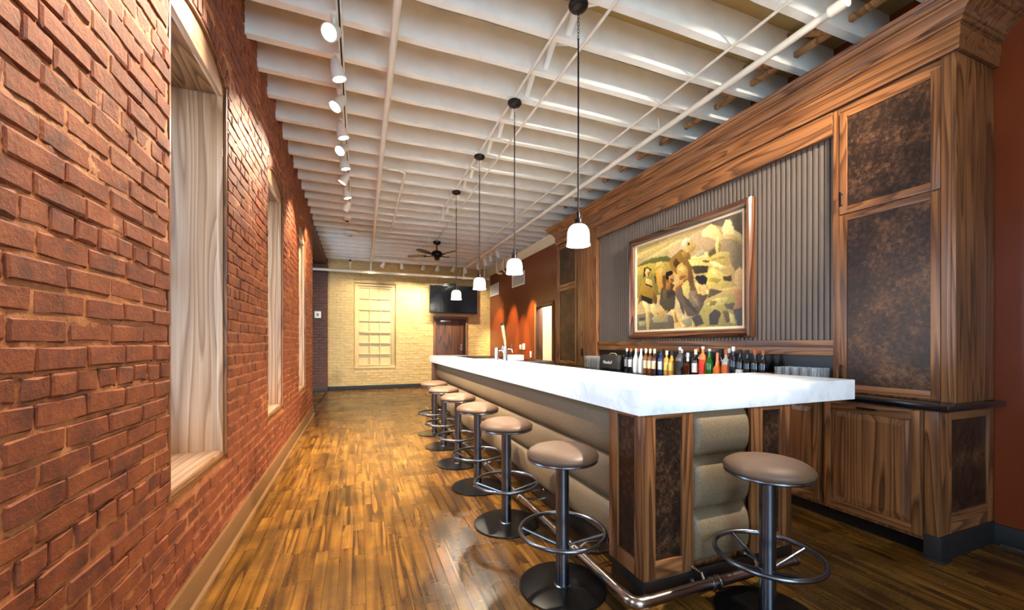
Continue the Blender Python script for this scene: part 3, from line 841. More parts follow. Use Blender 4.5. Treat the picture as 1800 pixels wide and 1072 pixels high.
# ------------------------------------------------------------------ back bar: base cabinets, granite top, upper cabinets, header
CX = 3.222
for i in range(9):
    a0 = 1.382 + .576*i; a1 = a0 + .572
    lab = ['walnut base cabinet with raised-panel door nearest the red wall corner', 'second walnut base cabinet, beside the right end of the bar', 'third walnut base cabinet, half hidden by the bar end post'][i] if i < 3 else '%s walnut base cabinet from the near end, behind the bar' % ['fourth','fifth','sixth','seventh','eighth','last'][i-3]
    r = thing('base_cabinet', (CX, a0, 0), lab, 'cabinet', 'walnut base cabinets under the black granite')
    box(CX, RX-.01, a0, a1, .10, .893).build('body', WAL['z'], r)
    box(CX+.06, CX+.08, a0, a1, 0, .10).build('kick', BLACKP, r)
    fbox('x', CX, a0, a0+.028, .115, .893, 0, .004).build('stile_strip', WAL['z'], r)
    d = framed(r, 'door', 'x', CX-.001, a0+.010, a1-.028, .125, .885, .040, .052, .062, 'raised', th=.022)
    ym = (a0+a1)/2 - .01
    MB().box(CX-.050, CX-.040, ym-.055, ym+.055, .853, .865).box(CX-.042, CX-.022, ym-.05, ym-.042, .855, .863).box(CX-.042, CX-.022, ym+.042, ym+.05, .855, .863).build('handle', BLACKM, d, bevel=.002)
r = thing('cabinet_end', (CX, 1.31, 0), 'walnut end panel and corner post of the base cabinets with grey plinth block', 'end panel')
box(CX-.006, CX+.07, 1.312, 1.378, .145, .893).build('corner_post', WAL['z'], r, bevel=.003)
box(CX-.012, CX+.07, 1.300, 1.379, .014, .145).build('plinth_block', DKBASE, r, bevel=.002)
box(CX-.030, CX+.075, 1.284, 1.379, .0, .014).build('plinth_foot', DKBASE, r, bevel=.004)
framed(r, 'side_panel', 'y', 1.335, CX+.072, RX-.012, .145, .893, .07, .12, .06, 'rust', th=.022, back=.009)
box(CX+.07, RX-.012, 1.306, 1.336, 0, .145).build('side_plinth', DKBASE, r, bevel=.002)
tag(MB().box(3.195, RX-.002, 1.262, 6.62, .895, .930).build('granite_worktop', GRANITE, loc=(3.2, 1.27, .895), bevel=.004),
    'polished black granite worktop of the back bar', 'worktop')

UX = 3.43
r = thing('upper_cabinet', (UX, 1.31, .931), 'tall walnut upper cabinet with rust panel doors next to the red wall', 'cabinet', 'tall upper cabinets flanking the back bar')
box(UX+.002, RX-.01, 1.335, 1.995, .931, 3.085).build('body', WAL['z'], r)
box(UX-.022, RX-.01, 1.312, 1.334, .931, 3.085).build('side_panel', WAL['z'], r, bevel=.002)
box(UX-.022, UX, 1.335, 1.380, .931, 3.085).build('stile', WAL['z'], r, bevel=.002)
box(UX-.012, UX, 1.950, 1.997, .931, 3.085).build('stile', WAL['z'], r, bevel=.002)
box(UX-.012, UX, 1.381, 1.949, 3.036, 3.085).build('top_rail', WAL['y'], r, bevel=.002)
d = framed(r, 'door', 'x', UX-.001, 1.383, 1.947, 2.272, 3.033, .047, .052, .045, 'rust', th=.020)
MB().box(UX-.050, UX-.040, 1.925, 1.937, 2.325, 2.435).box(UX-.042, UX-.02, 1.927, 1.935, 2.335, 2.343).box(UX-.042, UX-.02, 1.927, 1.935, 2.417, 2.425).build('handle', BLACKM, d, bevel=.002)
d = framed(r, 'door', 'x', UX-.001, 1.383, 1.947, .942, 2.262, .047, .052, .045, 'rust', th=.020)
MB().box(UX-.050, UX-.040, 1.925, 1.937, 1.03, 1.14).box(UX-.042, UX-.02, 1.927, 1.935, 1.04, 1.048).box(UX-.042, UX-.02, 1.927, 1.935, 1.122, 1.13).build('handle', BLACKM, d, bevel=.002)

r = thing('upper_cabinet', (UX, 6.0, .931), 'tall walnut upper cabinet at the far end beside the doorway', 'cabinet', 'tall upper cabinets flanking the back bar')
box(UX+.002, RX-.01, 5.28, 6.545, .931, 3.085).build('body', WAL['z'], r)
box(UX-.022, RX-.01, 6.545, 6.566, .931, 3.085).build('side_panel', WAL['z'], r, bevel=.002)
box(UX-.022, UX, 5.275, 5.835, .931, 3.085).build('pilaster', WAL['z'], r, bevel=.003)
d = framed(r, 'door', 'x', UX-.001, 5.87, 6.53, 2.292, 3.033, .05, .052, .045, 'rust', th=.020)
d = framed(r, 'door', 'x', UX-.001, 5.87, 6.53, .942, 2.282, .05, .052, .045, 'rust', th=.020)
MB().box(UX-.048, UX-.038, 6.49, 6.502, 1.03, 1.14).build('handle', BLACKM, d, bevel=.002)
r2 = thing('power_outlet', (UX-.022, 5.69, 1.10), 'black power outlet on the walnut pilaster above the stacked glasses', 'outlet')
box(UX-.030, UX-.0225, 5.655, 5.725, 1.09, 1.215).build('plate', BLACKM, r2, bevel=.003)
box(UX-.033, UX-.030, 5.67, 5.71, 1.10, 1.145).build('socket', BLACKP, r2); box(UX-.033, UX-.030, 5.67, 5.71, 1.16, 1.205).build('socket', BLACKP, r2)

r = thing('bar_header', (UX, 4.0, 2.9), 'long walnut header with frieze and crown moulding over the back bar', 'header')
box(UX-.018, UX+.03, 2.0, 5.272, 2.905, 3.085).build('lintel', WAL['y'], r, bevel=.003)
box(UX+.032, RX-.01, 2.0, 5.272, 2.93, 3.085).build('soffit', WAL['y'], r)
def ring_moulding(name, prof):
    """sweep an (outward, z) profile round the near end, front and far end of the cabinet run"""
    n = len(prof); vs = []
    for o, z in prof: vs.append((RX-.002, 1.312-o, z))
    for o, z in prof: vs.append((UX-.022-o, 1.312-o, z))
    for o, z in prof: vs.append((UX-.022-o, 6.566+o, z))
    for o, z in prof: vs.append((RX-.002, 6.566+o, z))
    fs = [[k*n+i, k*n+i+1, (k+1)*n+i+1, (k+1)*n+i] for k in range(3) for i in range(n-1)]
    return MB().add(vs, fs).build(name, WAL['y'], r)
ring_moulding('frieze', [(0, 3.087), (.020, 3.087), (.022, 3.092), (.022, 3.155), (.028, 3.160), (.028, 3.225), (0.0, 3.225)])
cr = [(0.0, 3.226), (.030, 3.226), (.030, 3.236), (.042, 3.240), (.048, 3.250), (.044, 3.258), (.044, 3.264), (.054, 3.268), (.062, 3.280), (.074, 3.296), (.094, 3.312), (.110, 3.322), (.114, 3.330), (.110, 3.336), (.124, 3.340), (.140, 3.352), (.148, 3.366), (.160, 3.368), (.166, 3.380), (.168, 3.392), (.150, 3.394), (0.0, 3.394)]
ring_moulding('crown', cr)

# beaded boards behind the picture
root = tag(MB().box(3.472, 3.50, 2.0, 5.272, 1.20, 2.925).build('beadboard', BEADG, loc=(3.48, 3.6, 1.2)), 'grey-brown beaded board panelling framed by walnut behind the painting', 'panelling')
nb = 74; bw = (5.272-2.0)/nb
bm_ = MB().add([(3.472, .004, 1.325), (3.464, .006, 1.325), (3.4615, bw/2, 1.325), (3.464, bw-.006, 1.325), (3.472, bw-.004, 1.325), (3.472, .004, 2.925), (3.464, .006, 2.925), (3.4615, bw/2, 2.925), (3.464, bw-.006, 2.925), (3.472, bw-.004, 2.925)], [[0,1,6,5],[1,2,7,6],[2,3,8,7],[3,4,9,8]])
me_b = bm_.data('board', BEAD, ORG[root.name])
for i in range(nb):
    o = bpy.data.objects.new('board', me_b); COL.objects.link(o); o.parent = root; o.location = (0, 2.0 + bw*i, 0)
tag(MB().box(3.435, 3.470, 2.0, 5.272, 1.268, 1.324).box(3.445, 3.470, 2.0, 5.272, 1.202, 1.267).build('walnut_ledge', WAL['y'], loc=(3.45, 3.6, 1.2), bevel=.003), 'horizontal walnut rail below the beaded boards behind the bottles', 'rail')
tag(MB().box(3.475, 3.495, 2.0, 5.272, .931, 1.199).build('backsplash', BLACKP, loc=(3.48, 3.6, .931)), 'black backsplash panel behind the row of bottles', 'backsplash')

# ------------------------------------------------------------------ framed painting
PAINT=[((196,168,128),[36,87,70,97,86,81,90,67,70,74,41,76]),
((226,200,128),[0,87,0,92,41,96,45,95,13,85]),
((232,208,140),[8,83,48,94,54,92,29,83]),
((178,160,100),[0,95,0,99,36,99,35,98]),
((118,118,72),[0,78,10,81,21,82,35,80,41,75,41,68,0,74]),
((196,170,88),[0,77,15,77,39,73,41,51,0,56]),
((150,138,72),[0,67,41,62,41,39,0,39]),
((122,108,92),[75,100,99,100,100,76,94,85,92,95,87,98,85,92,79,96]),
((236,208,146),[68,94,76,99,81,93,85,84,88,80,81,80,75,86,69,89]),
((240,214,152),[84,90,87,98,91,97,93,87,99,80,99,74,92,79,86,84]),
((196,164,112),[85,86,93,82,99,74,99,65,88,76]),
((148,130,102),[85,81,92,79,100,70,100,46,94,50,90,62,90,68]),
((206,172,120),[94,48,97,52,100,48,100,29,95,32]),
((170,120,84),[93,33,100,32,100,15,93,16]),
((66,62,68),[90,15,100,16,101,0,95,0]),
((208,184,108),[54,70,68,73,71,70,90,68,88,61,87,52,77,60,61,63]),
((226,206,140),[57,71,68,74,90,68,86,67,68,68]),
((128,112,76),[73,69,74,73,79,76,80,69,75,67]),
((218,194,132),[79,76,81,86,84,77,83,69,80,69]),
((190,178,138),[63,71,64,75,70,77,71,71,65,70]),
((82,74,46),[59,63,74,63,73,53,62,54]),
((204,180,100),[72,52,77,58,85,49,92,46,90,44,85,46,86,41,96,36,75,37,70,45]),
((84,66,52),[85,46,92,46,91,40,86,43]),
((160,146,82),[70,23,75,27,84,30,93,29,95,22,93,15,96,0,61,1,60,10,67,17]),
((192,172,100),[72,23,79,27,90,27,86,21,77,17]),
((58,46,42),[74,12,79,17,84,13,81,2,75,2]),
((92,78,60),[86,21,94,21,93,15,88,16]),
((122,112,92),[0,19,21,20,41,14,43,0,0,0]),
((188,172,122),[44,27,50,32,56,17,48,16]),
((152,142,112),[48,14,59,12,60,2,53,1]),
((166,154,116),[18,14,31,19,36,16,36,8,21,8]),
((104,88,72),[41,39,54,51,63,39,70,23,65,12,56,12,48,28]),
((134,114,88),[54,39,63,38,68,23,59,20]),
((142,112,60),[37,73,41,78,49,82,54,82,58,75,59,63,61,52,63,37,56,39,48,55,40,63]),
((208,160,90),[45,66,50,69,56,61,56,51,50,49,46,55]),
((206,184,112),[50,46,56,50,58,40,56,28,52,34]),
((218,188,118),[56,70,63,68,77,62,89,53,88,51,79,56,75,59,59,63]),
((238,214,150),[74,63,79,62,89,54,86,53,79,57]),
((214,184,120),[50,83,50,91,54,94,59,92,62,86,63,80,59,77,54,78]),
((226,214,176),[50,86,51,92,56,93,59,91,56,88,54,83]),
((186,146,84),[57,82,63,82,62,78,59,76,56,78]),
((172,138,62),[7,60,19,57,25,35,24,29,6,37,1,30,3,48]),
((70,52,34),[8,62,9,73,13,74,18,70,17,65,10,63]),
((232,200,128),[10,67,11,72,14,72,17,68,16,62,12,62]),
((226,196,124),[11,61,18,58,20,47,11,52]),
((56,44,36),[6,42,20,35,18,29,5,35]),
((230,208,144),[6,36,13,32,16,22,15,1,12,1,11,21]),
((224,200,134),[16,30,21,30,25,17,22,14,18,20]),
((206,158,80),[23,67,29,70,34,64,34,44,26,41]),
((226,192,116),[22,70,24,76,29,76,35,67,32,64,29,71,25,71]),
((222,188,116),[26,66,28,69,31,66,30,60,27,61]),
((88,76,54),[29,45,35,52,43,47,44,31,43,22,35,18,27,29]),
((176,120,62),[33,51,39,51,39,43,34,43]),
((32,24,20),[33,58,34,62,39,63,42,60,39,57,36,53]),
((196,138,74),[37,57,41,59,43,55,42,50,38,51]),
((200,152,86),[41,43,48,52,52,50,52,46,43,38]),
((216,178,104),[39,21,44,19,48,9,55,2,45,2,42,12]),
((190,150,84),[27,21,36,20,32,16,27,10,25,14]),
((214,178,112),[63,45,68,43,75,36,73,27,65,32]),
((40,30,24),[66,44,62,50,64,52,70,51,73,47,72,42,68,42]),
((96,78,58),[63,35,70,31,74,33,70,24,65,28]),
((220,186,116),[71,36,85,35,98,35,98,32,86,33,73,32]),
((170,70,40),[74,36,76,37,75,30,74,30]),
((92,72,48),[8,70,9,74,10,70,9,62]),
((150,112,60),[13,67,16,67,15,62,13,63]),
((60,48,36),[11,55,19,50,19,48,11,53]),
((140,104,52),[4,45,6,41,3,32,2,32]),
((120,92,50),[20,45,25,35,23,29,20,34]),
((186,160,100),[13,21,16,22,14,2,13,3]),
((120,84,40),[30,59,34,60,34,46,31,44]),
((90,62,36),[21,61,23,62,23,54,22,51]),
((128,86,44),[39,55,42,53,41,51,39,52]),
((60,50,38),[35,40,43,41,44,37,36,33]),
((112,98,70),[31,44,34,44,35,34,31,30]),
((150,106,56),[44,43,50,47,51,45,44,39]),
((168,130,72),[42,19,44,18,47,7,44,7]),
((96,74,44),[41,71,45,75,48,69,44,64]),
((180,140,76),[50,79,53,80,56,74,52,73]),
((120,84,44),[56,59,59,61,61,46,58,44]),
((230,198,126),[47,63,50,66,54,61,52,57]),
((148,108,58),[48,55,54,55,54,52,48,51]),
((96,72,44),[56,87,57,87,58,85,56,85]),
((120,84,50),[59,87,61,85,61,85,59,86]),
((72,60,50),[50,37,57,28,65,16,63,14,54,25]),
((84,70,58),[45,35,50,26,53,15,51,15]),
((150,130,98),[59,33,64,28,67,19,63,24]),
((176,150,84),[75,66,86,65,87,63,77,63]),
((118,98,56),[70,66,75,64,74,62,69,65]),
((70,56,40),[75,72,76,72,76,70,75,69]),
((70,56,40),[77,73,78,73,78,70,77,70]),
((150,126,78),[82,81,84,76,83,69,82,69]),
((170,148,80),[75,48,84,44,81,41,74,44]),
((232,208,140),[77,56,82,50,81,47,76,53]),
((96,80,48),[75,37,86,33,79,30,73,28]),
((130,116,66),[75,25,81,25,79,21,74,20]),
((204,186,120),[79,26,86,27,85,24,80,24]),
((90,76,50),[85,14,88,15,92,5,88,3]),
((184,168,110),[90,13,93,10,95,1,91,3]),
((84,76,64),[3,15,10,15,9,12,3,12]),
((174,162,124),[2,10,11,11,11,5,3,5]),
((70,62,52),[59,11,67,13,70,4,63,1]),
((110,98,80),[36,12,42,12,43,5,38,6]),
((198,180,128),[50,13,57,12,56,9,50,9]),
((216,178,112),[63,43,67,41,68,36,64,38]),
((226,196,136),[48,7,55,2,50,2])]
py0, py1, pz0, pz1 = 2.784, 4.352, 1.466, 2.558
root = thing('framed_painting', (3.42, 3.57, 1.4), 'large framed figurative painting in gold and olive tones on the beaded boards', 'painting')
FRM = {'y': wood('frame_wood_y', 'y', (38,21,13), (84,50,30), (122,80,52), rough=.25, sc=6), 'z': wood('frame_wood_z', 'z', (38,21,13), (84,50,30), (122,80,52), rough=.25, sc=6)}
FIL = simple('cream_fillet', (226,198,160), .4)
o0, o1, q0, q1 = 2.672, 4.462, 1.356, 2.664
prof = [(0, .0), (0, .055), (.012, .075), (.030, .085), (.050, .070), (.075, .055), (.082, .030)]   # inwards, outwards
def frame_side(p0, p1, mat):
    """p0, p1: outer corners; mitred to the centre of the picture"""
    c = Vector((0, (o0+o1)/2, (q0+q1)/2)); vs = []
    for p in (p0, p1):
        sy = 1 if p[0] < c.y else -1; sz = 1 if p[1] < c.z else -1
        for i, d in prof: vs.append((3.459-d, p[0]+sy*i, p[1]+sz*i))
    n = len(prof)
    return MB().add(vs, [[k, k+1, n+k+1, n+k] for k in range(n-1)]).build('frame_side', mat, root)
frame_side((o0,q0),(o1,q0), FRM['y']); frame_side((o0,q1),(o1,q1), FRM['y']); frame_side((o0,q0),(o0,q1), FRM['z']); frame_side((o1,q0),(o1,q1), FRM['z'])
for a in ((py0-.028, py1+.028, pz0-.026, pz0), (py0-.028, py1+.028, pz1, pz1+.026), (py0-.028, py0, pz0, pz1), (py1, py1+.028, pz0, pz1)):
    box(3.424, 3.45, *a).build('fillet', FIL, root, bevel=.003)
NXp, NZp = 300, 212
uu, vv = np.meshgrid(np.linspace(0, 100, NXp), np.linspace(0, 100, NZp))
img = np.zeros((NZp, NXp, 3))
sky = np.array([206,178,126.]); img[:] = sky
img += (np.clip((uu-45)/55, 0, 1)*-26)[..., None]
wob = rng.normal(0, 1, (NZp, NXp))
def blur(a, n):
    for _ in range(n):
        p = np.pad(a, [(1,1),(1,1)] + [(0,0)]*(a.ndim-2), mode='edge')
        a = (p[:-2,1:-1] + p[2:,1:-1] + p[1:-1,:-2] + p[1:-1,2:] + 2*p[1:-1,1:-1])/6
    return a
wx_, wy_ = blur(rng.normal(0, 1, (NZp, NXp)), 10)*1.3, blur(rng.normal(0, 1, (NZp, NXp)), 10)*1.3
tone = blur(rng.normal(0, 1, (NZp, NXp)), 3)
U, V = uu + wx_, vv + wy_
for col_, pts in PAINT:
    xs, ys = pts[0::2], pts[1::2]; ins = np.zeros(U.shape, bool); j = len(xs)-1
    for i in range(len(xs)):
        if ys[i] != ys[j]:
            ins ^= ((ys[i] > V) != (ys[j] > V)) & (U < (xs[j]-xs[i])*(V-ys[i])/(ys[j]-ys[i]) + xs[i])
        j = i
    cx_, cy_ = sum(xs)/len(xs), sum(ys)/len(ys); wd = max(xs)-min(xs)+1; hd_ = max(ys)-min(ys)+1
    modelling = 1 + .22*np.clip(-(U-cx_)/wd + (V-cy_)/hd_, -1, 1)
    img = np.where(ins[..., None], np.array(col_, float)*modelling[..., None], img)
img = blur(img, 1)*(1 + .10*tone[..., None])
img = np.clip(115 + (img-125)*1.12 - 12, 0, 255)/255
lin = np.where(img <= .04045, img/12.92, ((img+.055)/1.055)**2.4)
vs = [(3.440, py1-(py1-py0)*i/(NXp-1), pz0+(pz1-pz0)*k/(NZp-1)) for k in range(NZp) for i in range(NXp)]
fs = [[k*NXp+i, k*NXp+i+1, (k+1)*NXp+i+1, (k+1)*NXp+i] for k in range(NZp-1) for i in range(NXp-1)]
m, nt, b = mnew('oil_paint'); at = nd(nt, 'ShaderNodeVertexColor'); at.layer_name = 'paint'
nt.links.new(at.outputs[0], b.inputs['Base Color']); b.inputs['Roughness'].default_value = .35
cv = MB().add(vs, fs).build('canvas', m, root)
ca = cv.data.color_attributes.new('paint', 'FLOAT_COLOR', 'POINT')
ca.data.foreach_set('color', np.concatenate([lin, np.ones((NZp, NXp, 1))], 2).reshape(-1))

# ------------------------------------------------------------------ bottles and glasses on the back bar
GD = {}
def bglass(name, c, rough=.06, tr=0.0):
    m, nt, b = mnew('bottle_' + name); b.inputs['Base Color'].default_value = srgb(c); b.inputs['Roughness'].default_value = rough
    b.inputs['Coat Weight'].default_value = .6; b.inputs['Coat Roughness'].default_value = .03; b.inputs['Transmission Weight'].default_value = tr
    GD[name] = m
for n_, c_ in dict(black=(10,10,14), amber=(110,58,16), gold=(196,140,52), blue=(24,44,92), white=(236,236,234), orange=(222,116,50), red=(214,58,28), green=(22,92,18), smoke=(70,66,66), clear=(170,168,160), navy=(16,22,40), cognac=(60,28,12)).items(): bglass(n_, c_)
LBL = {n: simple('label_'+n, c, .6) for n, c in dict(cream=(226,208,164), white=(226,224,220), black=(22,20,22), yellow=(214,190,96), orange=(224,108,44), copper=(176,92,48), grey=(130,132,136), silver=(196,198,200), red=(216,52,24)).items()}
def bottle(y, h, r, glassn, cap, label, shape, text, x=3.34, lab_z=(.25,.55)):
    z = .931
    root = thing('bottle', (x, y, z), text, 'bottle', 'liquor bottles along the back bar')
    nr = .013
    if shape == 'wine': P = [(0,0),(r*.95,0),(r,.006),(r,h*.58),(r*.92,h*.63),(r*.6,h*.69),(nr+.002,h*.74),(nr,h*.80),(nr,h*.96)]
    elif shape == 'bourbon': P = [(0,0),(r*.95,0),(r,.006),(r,h*.60),(r*.93,h*.66),(r*.5,h*.71),(nr,h*.75),(nr,h*.92)]
    elif shape == 'tall': P = [(0,0),(r*.9,0),(r*.94,.006),(r,h*.66),(r*.85,h*.72),(nr,h*.80),(nr*.95,h*.93)]
    elif shape == 'cone': P = [(0,0),(r*.95,0),(r,.006),(r,h*.50),(r*.8,h*.58),(nr+.003,h*.74),(nr,h*.80),(nr,h*.93)]
    elif shape == 'squat': P = [(0,0),(r*.95,0),(r,.006),(r,h*.36),(r*.85,h*.43),(nr+.004,h*.52),(nr+.005,h*.60),(nr,h*.66),(nr,h*.92)]
    else: P = [(0,0),(r*.95,0),(r,.005),(r,h*.5),(r*.7,h*.56),(nr,h*.60),(nr,h*.66)]
    sq = 4 if shape == 'square' else 24
    if shape == 'square':
        P = [(0,0),(r*1.25,0),(r*1.3,.006),(r*1.3,h*.60),(r*1.1,h*.68),(nr+.004,h*.76),(nr,h*.80),(nr,h*.90)]
    M_ = Matrix.Rotation(PI/4, 3, 'Z')
    MB().lathe(P, (x,y,z), 24 if sq == 24 else 16, M_).build('body', GD[glassn], root, smooth=True)
    ct = P[-1][1]
    MB().lathe([(nr,ct-.03 if cap[1] else ct-.002),(nr+.0022,ct-.03 if cap[1] else ct-.002),(nr+.0022,h-.002),(nr,h),(0,h)], (x,y,z), 16).build('cap', LBL[cap[0]], root, smooth=True)
    if label:
        rl = (r*1.305 if shape == 'square' else r) + .0009
        a, b_ = lab_z
        n = 14
        vs = []; 
        for k in range(n+1):
            an = PI - 1.25 + 2.5*k/n
            for zz in (h*a, h*b_): vs.append((x+rl*math.cos(an), y+rl*math.sin(an), z+zz))
        MB().add(vs, [[2*k, 2*k+2, 2*k+3, 2*k+1] for k in range(n)]).build('label', LBL[label], root, smooth=True)
    return root
S = 'among the bottles on the back bar'
B_ = [(4.43,.30,.034,'black',('silver',1),'grey','wine','dark slim bottle at the left end of the row, beside the speaker'),
 (4.345,.30,.036,'black',('copper',1),'white','wine','dark bottle with copper neck and white label left of the white bottles'),
 (4.300,.30,.034,'black',('copper',1),None,'wine','copper-necked dark bottle touching the left white bottle'),
 (4.245,.30,.040,'white',('silver',0),None,'cone','left one of the two opaque white bottles'),
 (4.143,.30,.040,'white',('silver',0),None,'cone','right one of the two opaque white bottles'),
 (4.050,.30,.037,'amber',('cream',1),'cream','bourbon','first cream-labelled whisky bottle, next to the white bottles'),
 (3.974,.30,.037,'amber',('cream',1),'cream','bourbon','middle one of three cream-labelled whisky bottles'),
 (3.898,.30,.034,'cognac',('cream',1),'cream','bourbon','third cream-labelled whisky bottle, next to the blue bottle'),
 (3.787,.295,.038,'blue',('black',1),'silver','wine','dark blue bottle with a pale side label'),
 (3.693,.283,.036,'gold',('cream',1),'yellow','bourbon','golden bottle with cream cap right of the blue bottle'),
 (3.615,.278,.037,'gold',('black',1),'yellow','cone','pale yellow bottle with dark cap left of the square black bottle'),
 (3.491,.325,.036,'smoke',('silver',0),'black','square','square black-labelled bottle under the painting'),
 (3.376,.264,.046,'cognac',('silver',0),None,'decanter','squat dark decanter with round glass stopper'),
 (3.268,.303,.038,'black',('cream',1),'white','bourbon','dark bottle with white label left of the red-orange bottle'),
 (3.172,.334,.040,'orange',('white',0),'red','tall','tallest bottle, clear neck with a bright red and orange body'),
 (3.088,.311,.040,'green',('silver',0),None,'cone','bright green bottle with a clear conical neck'),
 (2.992,.301,.040,'orange',('black',0),'orange','squat','squat orange-labelled bottle with a long copper neck'),
 (2.893,.308,.038,'clear',('copper',1),'orange','bourbon','clear bottle with orange label and copper neck'),
 (2.811,.336,.037,'navy',('white',1),None,'wine','dark blue-black bottle with tall white cap'),
 (2.738,.310,.037,'black',('black',1),'white','wine','dark wine bottle with a low white label'),
 (2.662,.306,.036,'black',('black',1),None,'wine','plain dark wine bottle without label'),
 (2.585,.307,.037,'black',('copper',1),None,'wine','left one of the two copper-capped bottles at the right end'),
 (2.508,.308,.036,'black',('copper',1),None,'wine','right one of the two copper-capped bottles, last in the row')]
for y, h, r, g, cap, lab, shp, txt in B_:
    lz = (.18,.40) if 'low white' in txt or shp == 'squat' else ((.08,.60) if lab in ('red',) else (.2,.52))
    o = bottle(y, h, r, g, cap, lab, shp, txt, lab_z=lz, x=3.425 if 'touching' in txt else 3.34)
    if shp == 'decanter':
        bm = bmesh.new(); bmesh.ops.create_uvsphere(bm, u_segments=16, v_segments=10, radius=.028)
        me = bpy.data.meshes.new('stopper'); bm.to_mesh(me); bm.free(); me.materials.append(CLEARG)
        for p in me.polygons: p.use_smooth = True
        st = bpy.data.objects.new('stopper', me); COL.objects.link(st); st.parent = o; st.location = (0,0,h-.035)
for j, (y, h) in enumerate(((4.17, .31), (3.86, .295), (3.55, .30), (3.32, .32), (3.03, .31), (2.93, .315))):
    bottle(y, h, .036, ['black','cognac','smoke','navy'][j % 4], (['copper','black','silver'][j % 3], 1), None, 'wine',
           ['back-row dark bottle behind the white bottles', 'back-row bottle behind the whisky bottles', 'back-row smoky bottle behind the square bottle', 'back-row bottle behind the decanter', 'back-row bottle behind the green bottle', 'back-row bottle behind the orange-labelled bottles'][j], x=3.425)

# small tumblers stacked at the left, a crowd of glasses at the right
tum = MB().lathe([(.022,.0),(.026,.0),(.031,.086),(.0295,.086),(.025,.008),(0,.008)], (0,0,0), 20).data('tumbler', CLEARG, smooth=True)
def glass_thing(x, y, z, text, grp):
    o = bpy.data.objects.new('tumbler', tum); COL.objects.link(o); o.location = (x, y, z); tag(o, text, 'glass', grp); return o
NTH = ['first', 'second', 'third', 'fourth', 'fifth', 'sixth']
for t in range(2):
    for i in range(6):
        for q in range(2):
            glass_thing(3.29 + .066*q, 5.03 + .067*i, .931 + .0875*t, '%s clear tumbler left of the speaker, %s tier, %s row' % (NTH[i], ('lower', 'upper')[t], ('front', 'back')[q]), ('upper tier of tumblers beside the speaker' if t else 'lower tier of tumblers beside the speaker'))
for t in range(2):
    for i in range(5):
        for q in range(3):
            glass_thing(3.27 + .069*q, 2.045 + .069*i, .931 + .0875*t, '%s clear tumbler from the right-hand cabinet, %s tier, %s row' % (NTH[i], ('lower', 'upper')[t], ('front', 'middle', 'back')[q]), ('upper tier of tumblers at the right cabinet' if t else 'lower tier of tumblers at the right cabinet'))
r = thing('cutting_block', (3.36, 2.43, .931), 'low wooden box between the bottles and the right-hand glasses', 'box')
box(3.30, 3.43, 2.40, 2.46, .931, 1.02).build('box_body', WAL['y'], r, bevel=.003)
box(3.28, 3.44, 2.392, 2.468, 1.02, 1.045).build('box_lid', wood('red_walnut', 'y', (90,44,24), (140,76,44), (170,100,62)), r, bevel=.003)
# amplifier-style speaker
r = thing('speaker', (3.34, 4.73, .931), 'small black guitar-amp style speaker between tumblers and bottles', 'speaker')
SPK = simple('black_tolex', (30,28,28), .6, noise=.2, nscale=200, bump=.2); GRL = simple('speaker_grille', (46,42,40), .8, noise=.3, nscale=300)
box(3.275, 3.42, 4.55, 4.96, .938, 1.13).build('cabinet', SPK, r, bevel=.008)
box(3.270, 3.276, 4.565, 4.945, .948, 1.118).build('grille', GRL, r, bevel=.002)
for yy in (4.58, 4.93): box(3.29, 3.40, yy-.012, yy+.012, .931, .939).build('foot', BLACKP, r)
MB().box(3.285, 3.41, 4.58, 4.93, 1.130, 1.134).build('top_panel', simple('brass_panel', (150,124,76), .35, .8), r)
MB().tube([(3.35, 4.66, 1.132), (3.35, 4.70, 1.155), (3.35, 4.81, 1.158), (3.35, 4.85, 1.132)], .005, 8).build('strap', simple('pale_strap', (190,176,150), .6), r)
MB().tube([(UX-.036, 5.69, 1.13), (UX-.045, 5.64, 1.05), (UX-.032, 5.55, .96), (UX-.028, 5.4, .937), (UX-.028, 5.30, .937), (3.43, 5.2, .937), (3.435, 4.97, .94), (3.421, 4.93, .97)], .004, 6).build('power_cord', BLACKP, r)
tx = bpy.data.curves.new('logo', 'FONT'); tx.body = 'Marshall'; tx.size = .062; tx.shear = .35; tx.extrude = .001; tx.align_x = 'CENTER'; tx.align_y = 'CENTER'
to = bpy.data.objects.new('tmp_logo', tx); COL.objects.link(to)
dg = bpy.context.evaluated_depsgraph_get(); lm = bpy.data.meshes.new_from_object(to.evaluated_get(dg)); bpy.data.objects.remove(to)
lm.materials.clear(); lm.materials.append(LBL['white'])
lo = bpy.data.objects.new('logo', lm); COL.objects.link(lo); lo.parent = r; lo.location = (3.268-3.34, 4.78-4.73, 1.03-.931)
lo.rotation_euler = (PI/2, 0, -PI/2)

# ------------------------------------------------------------------ pipes and conduits under the joists
def pipe(name, pts, r, label, mat=CONDUIT, cat='pipe', couplings=()):
    o = thing(name, pts[0], label, cat)
    MB().tube(pts, r, 14).build('run', mat, o, smooth=True)
    for a, b in couplings:
        a, b = Vector(a), Vector(b)
        MB().tube([a, b], r*1.35, 14).build('coupling', mat, o, smooth=True)
    return o
p = pipe('sprinkler_pipe', [(.225, .9, 3.50), (.240, 2.70, 3.505), (.330, 11.45, 3.50)], .027, 'white sprinkler pipe under the joists, left of the pendants', couplings=[((.327, 11.3, 3.50), (.330, 11.45, 3.50))])
p = pipe('main_pipe', [(2.915, 1.66, 3.485), (2.912, 10.9, 3.485)], .027, 'thick white pipe under the joists nearest the walnut crown', couplings=[((2.915, 1.62, 3.485), (2.915, 1.72, 3.485)), ((2.912, 10.8, 3.485), (2.912, 10.92, 3.485))])
for y in (3.33, 5.0, 6.8):
    MB().tube([(2.912, y, 3.51), (2.912, y, 3.56), (2.90, y, 3.62)], .005, 6).build('hanger', CONDUIT, p)
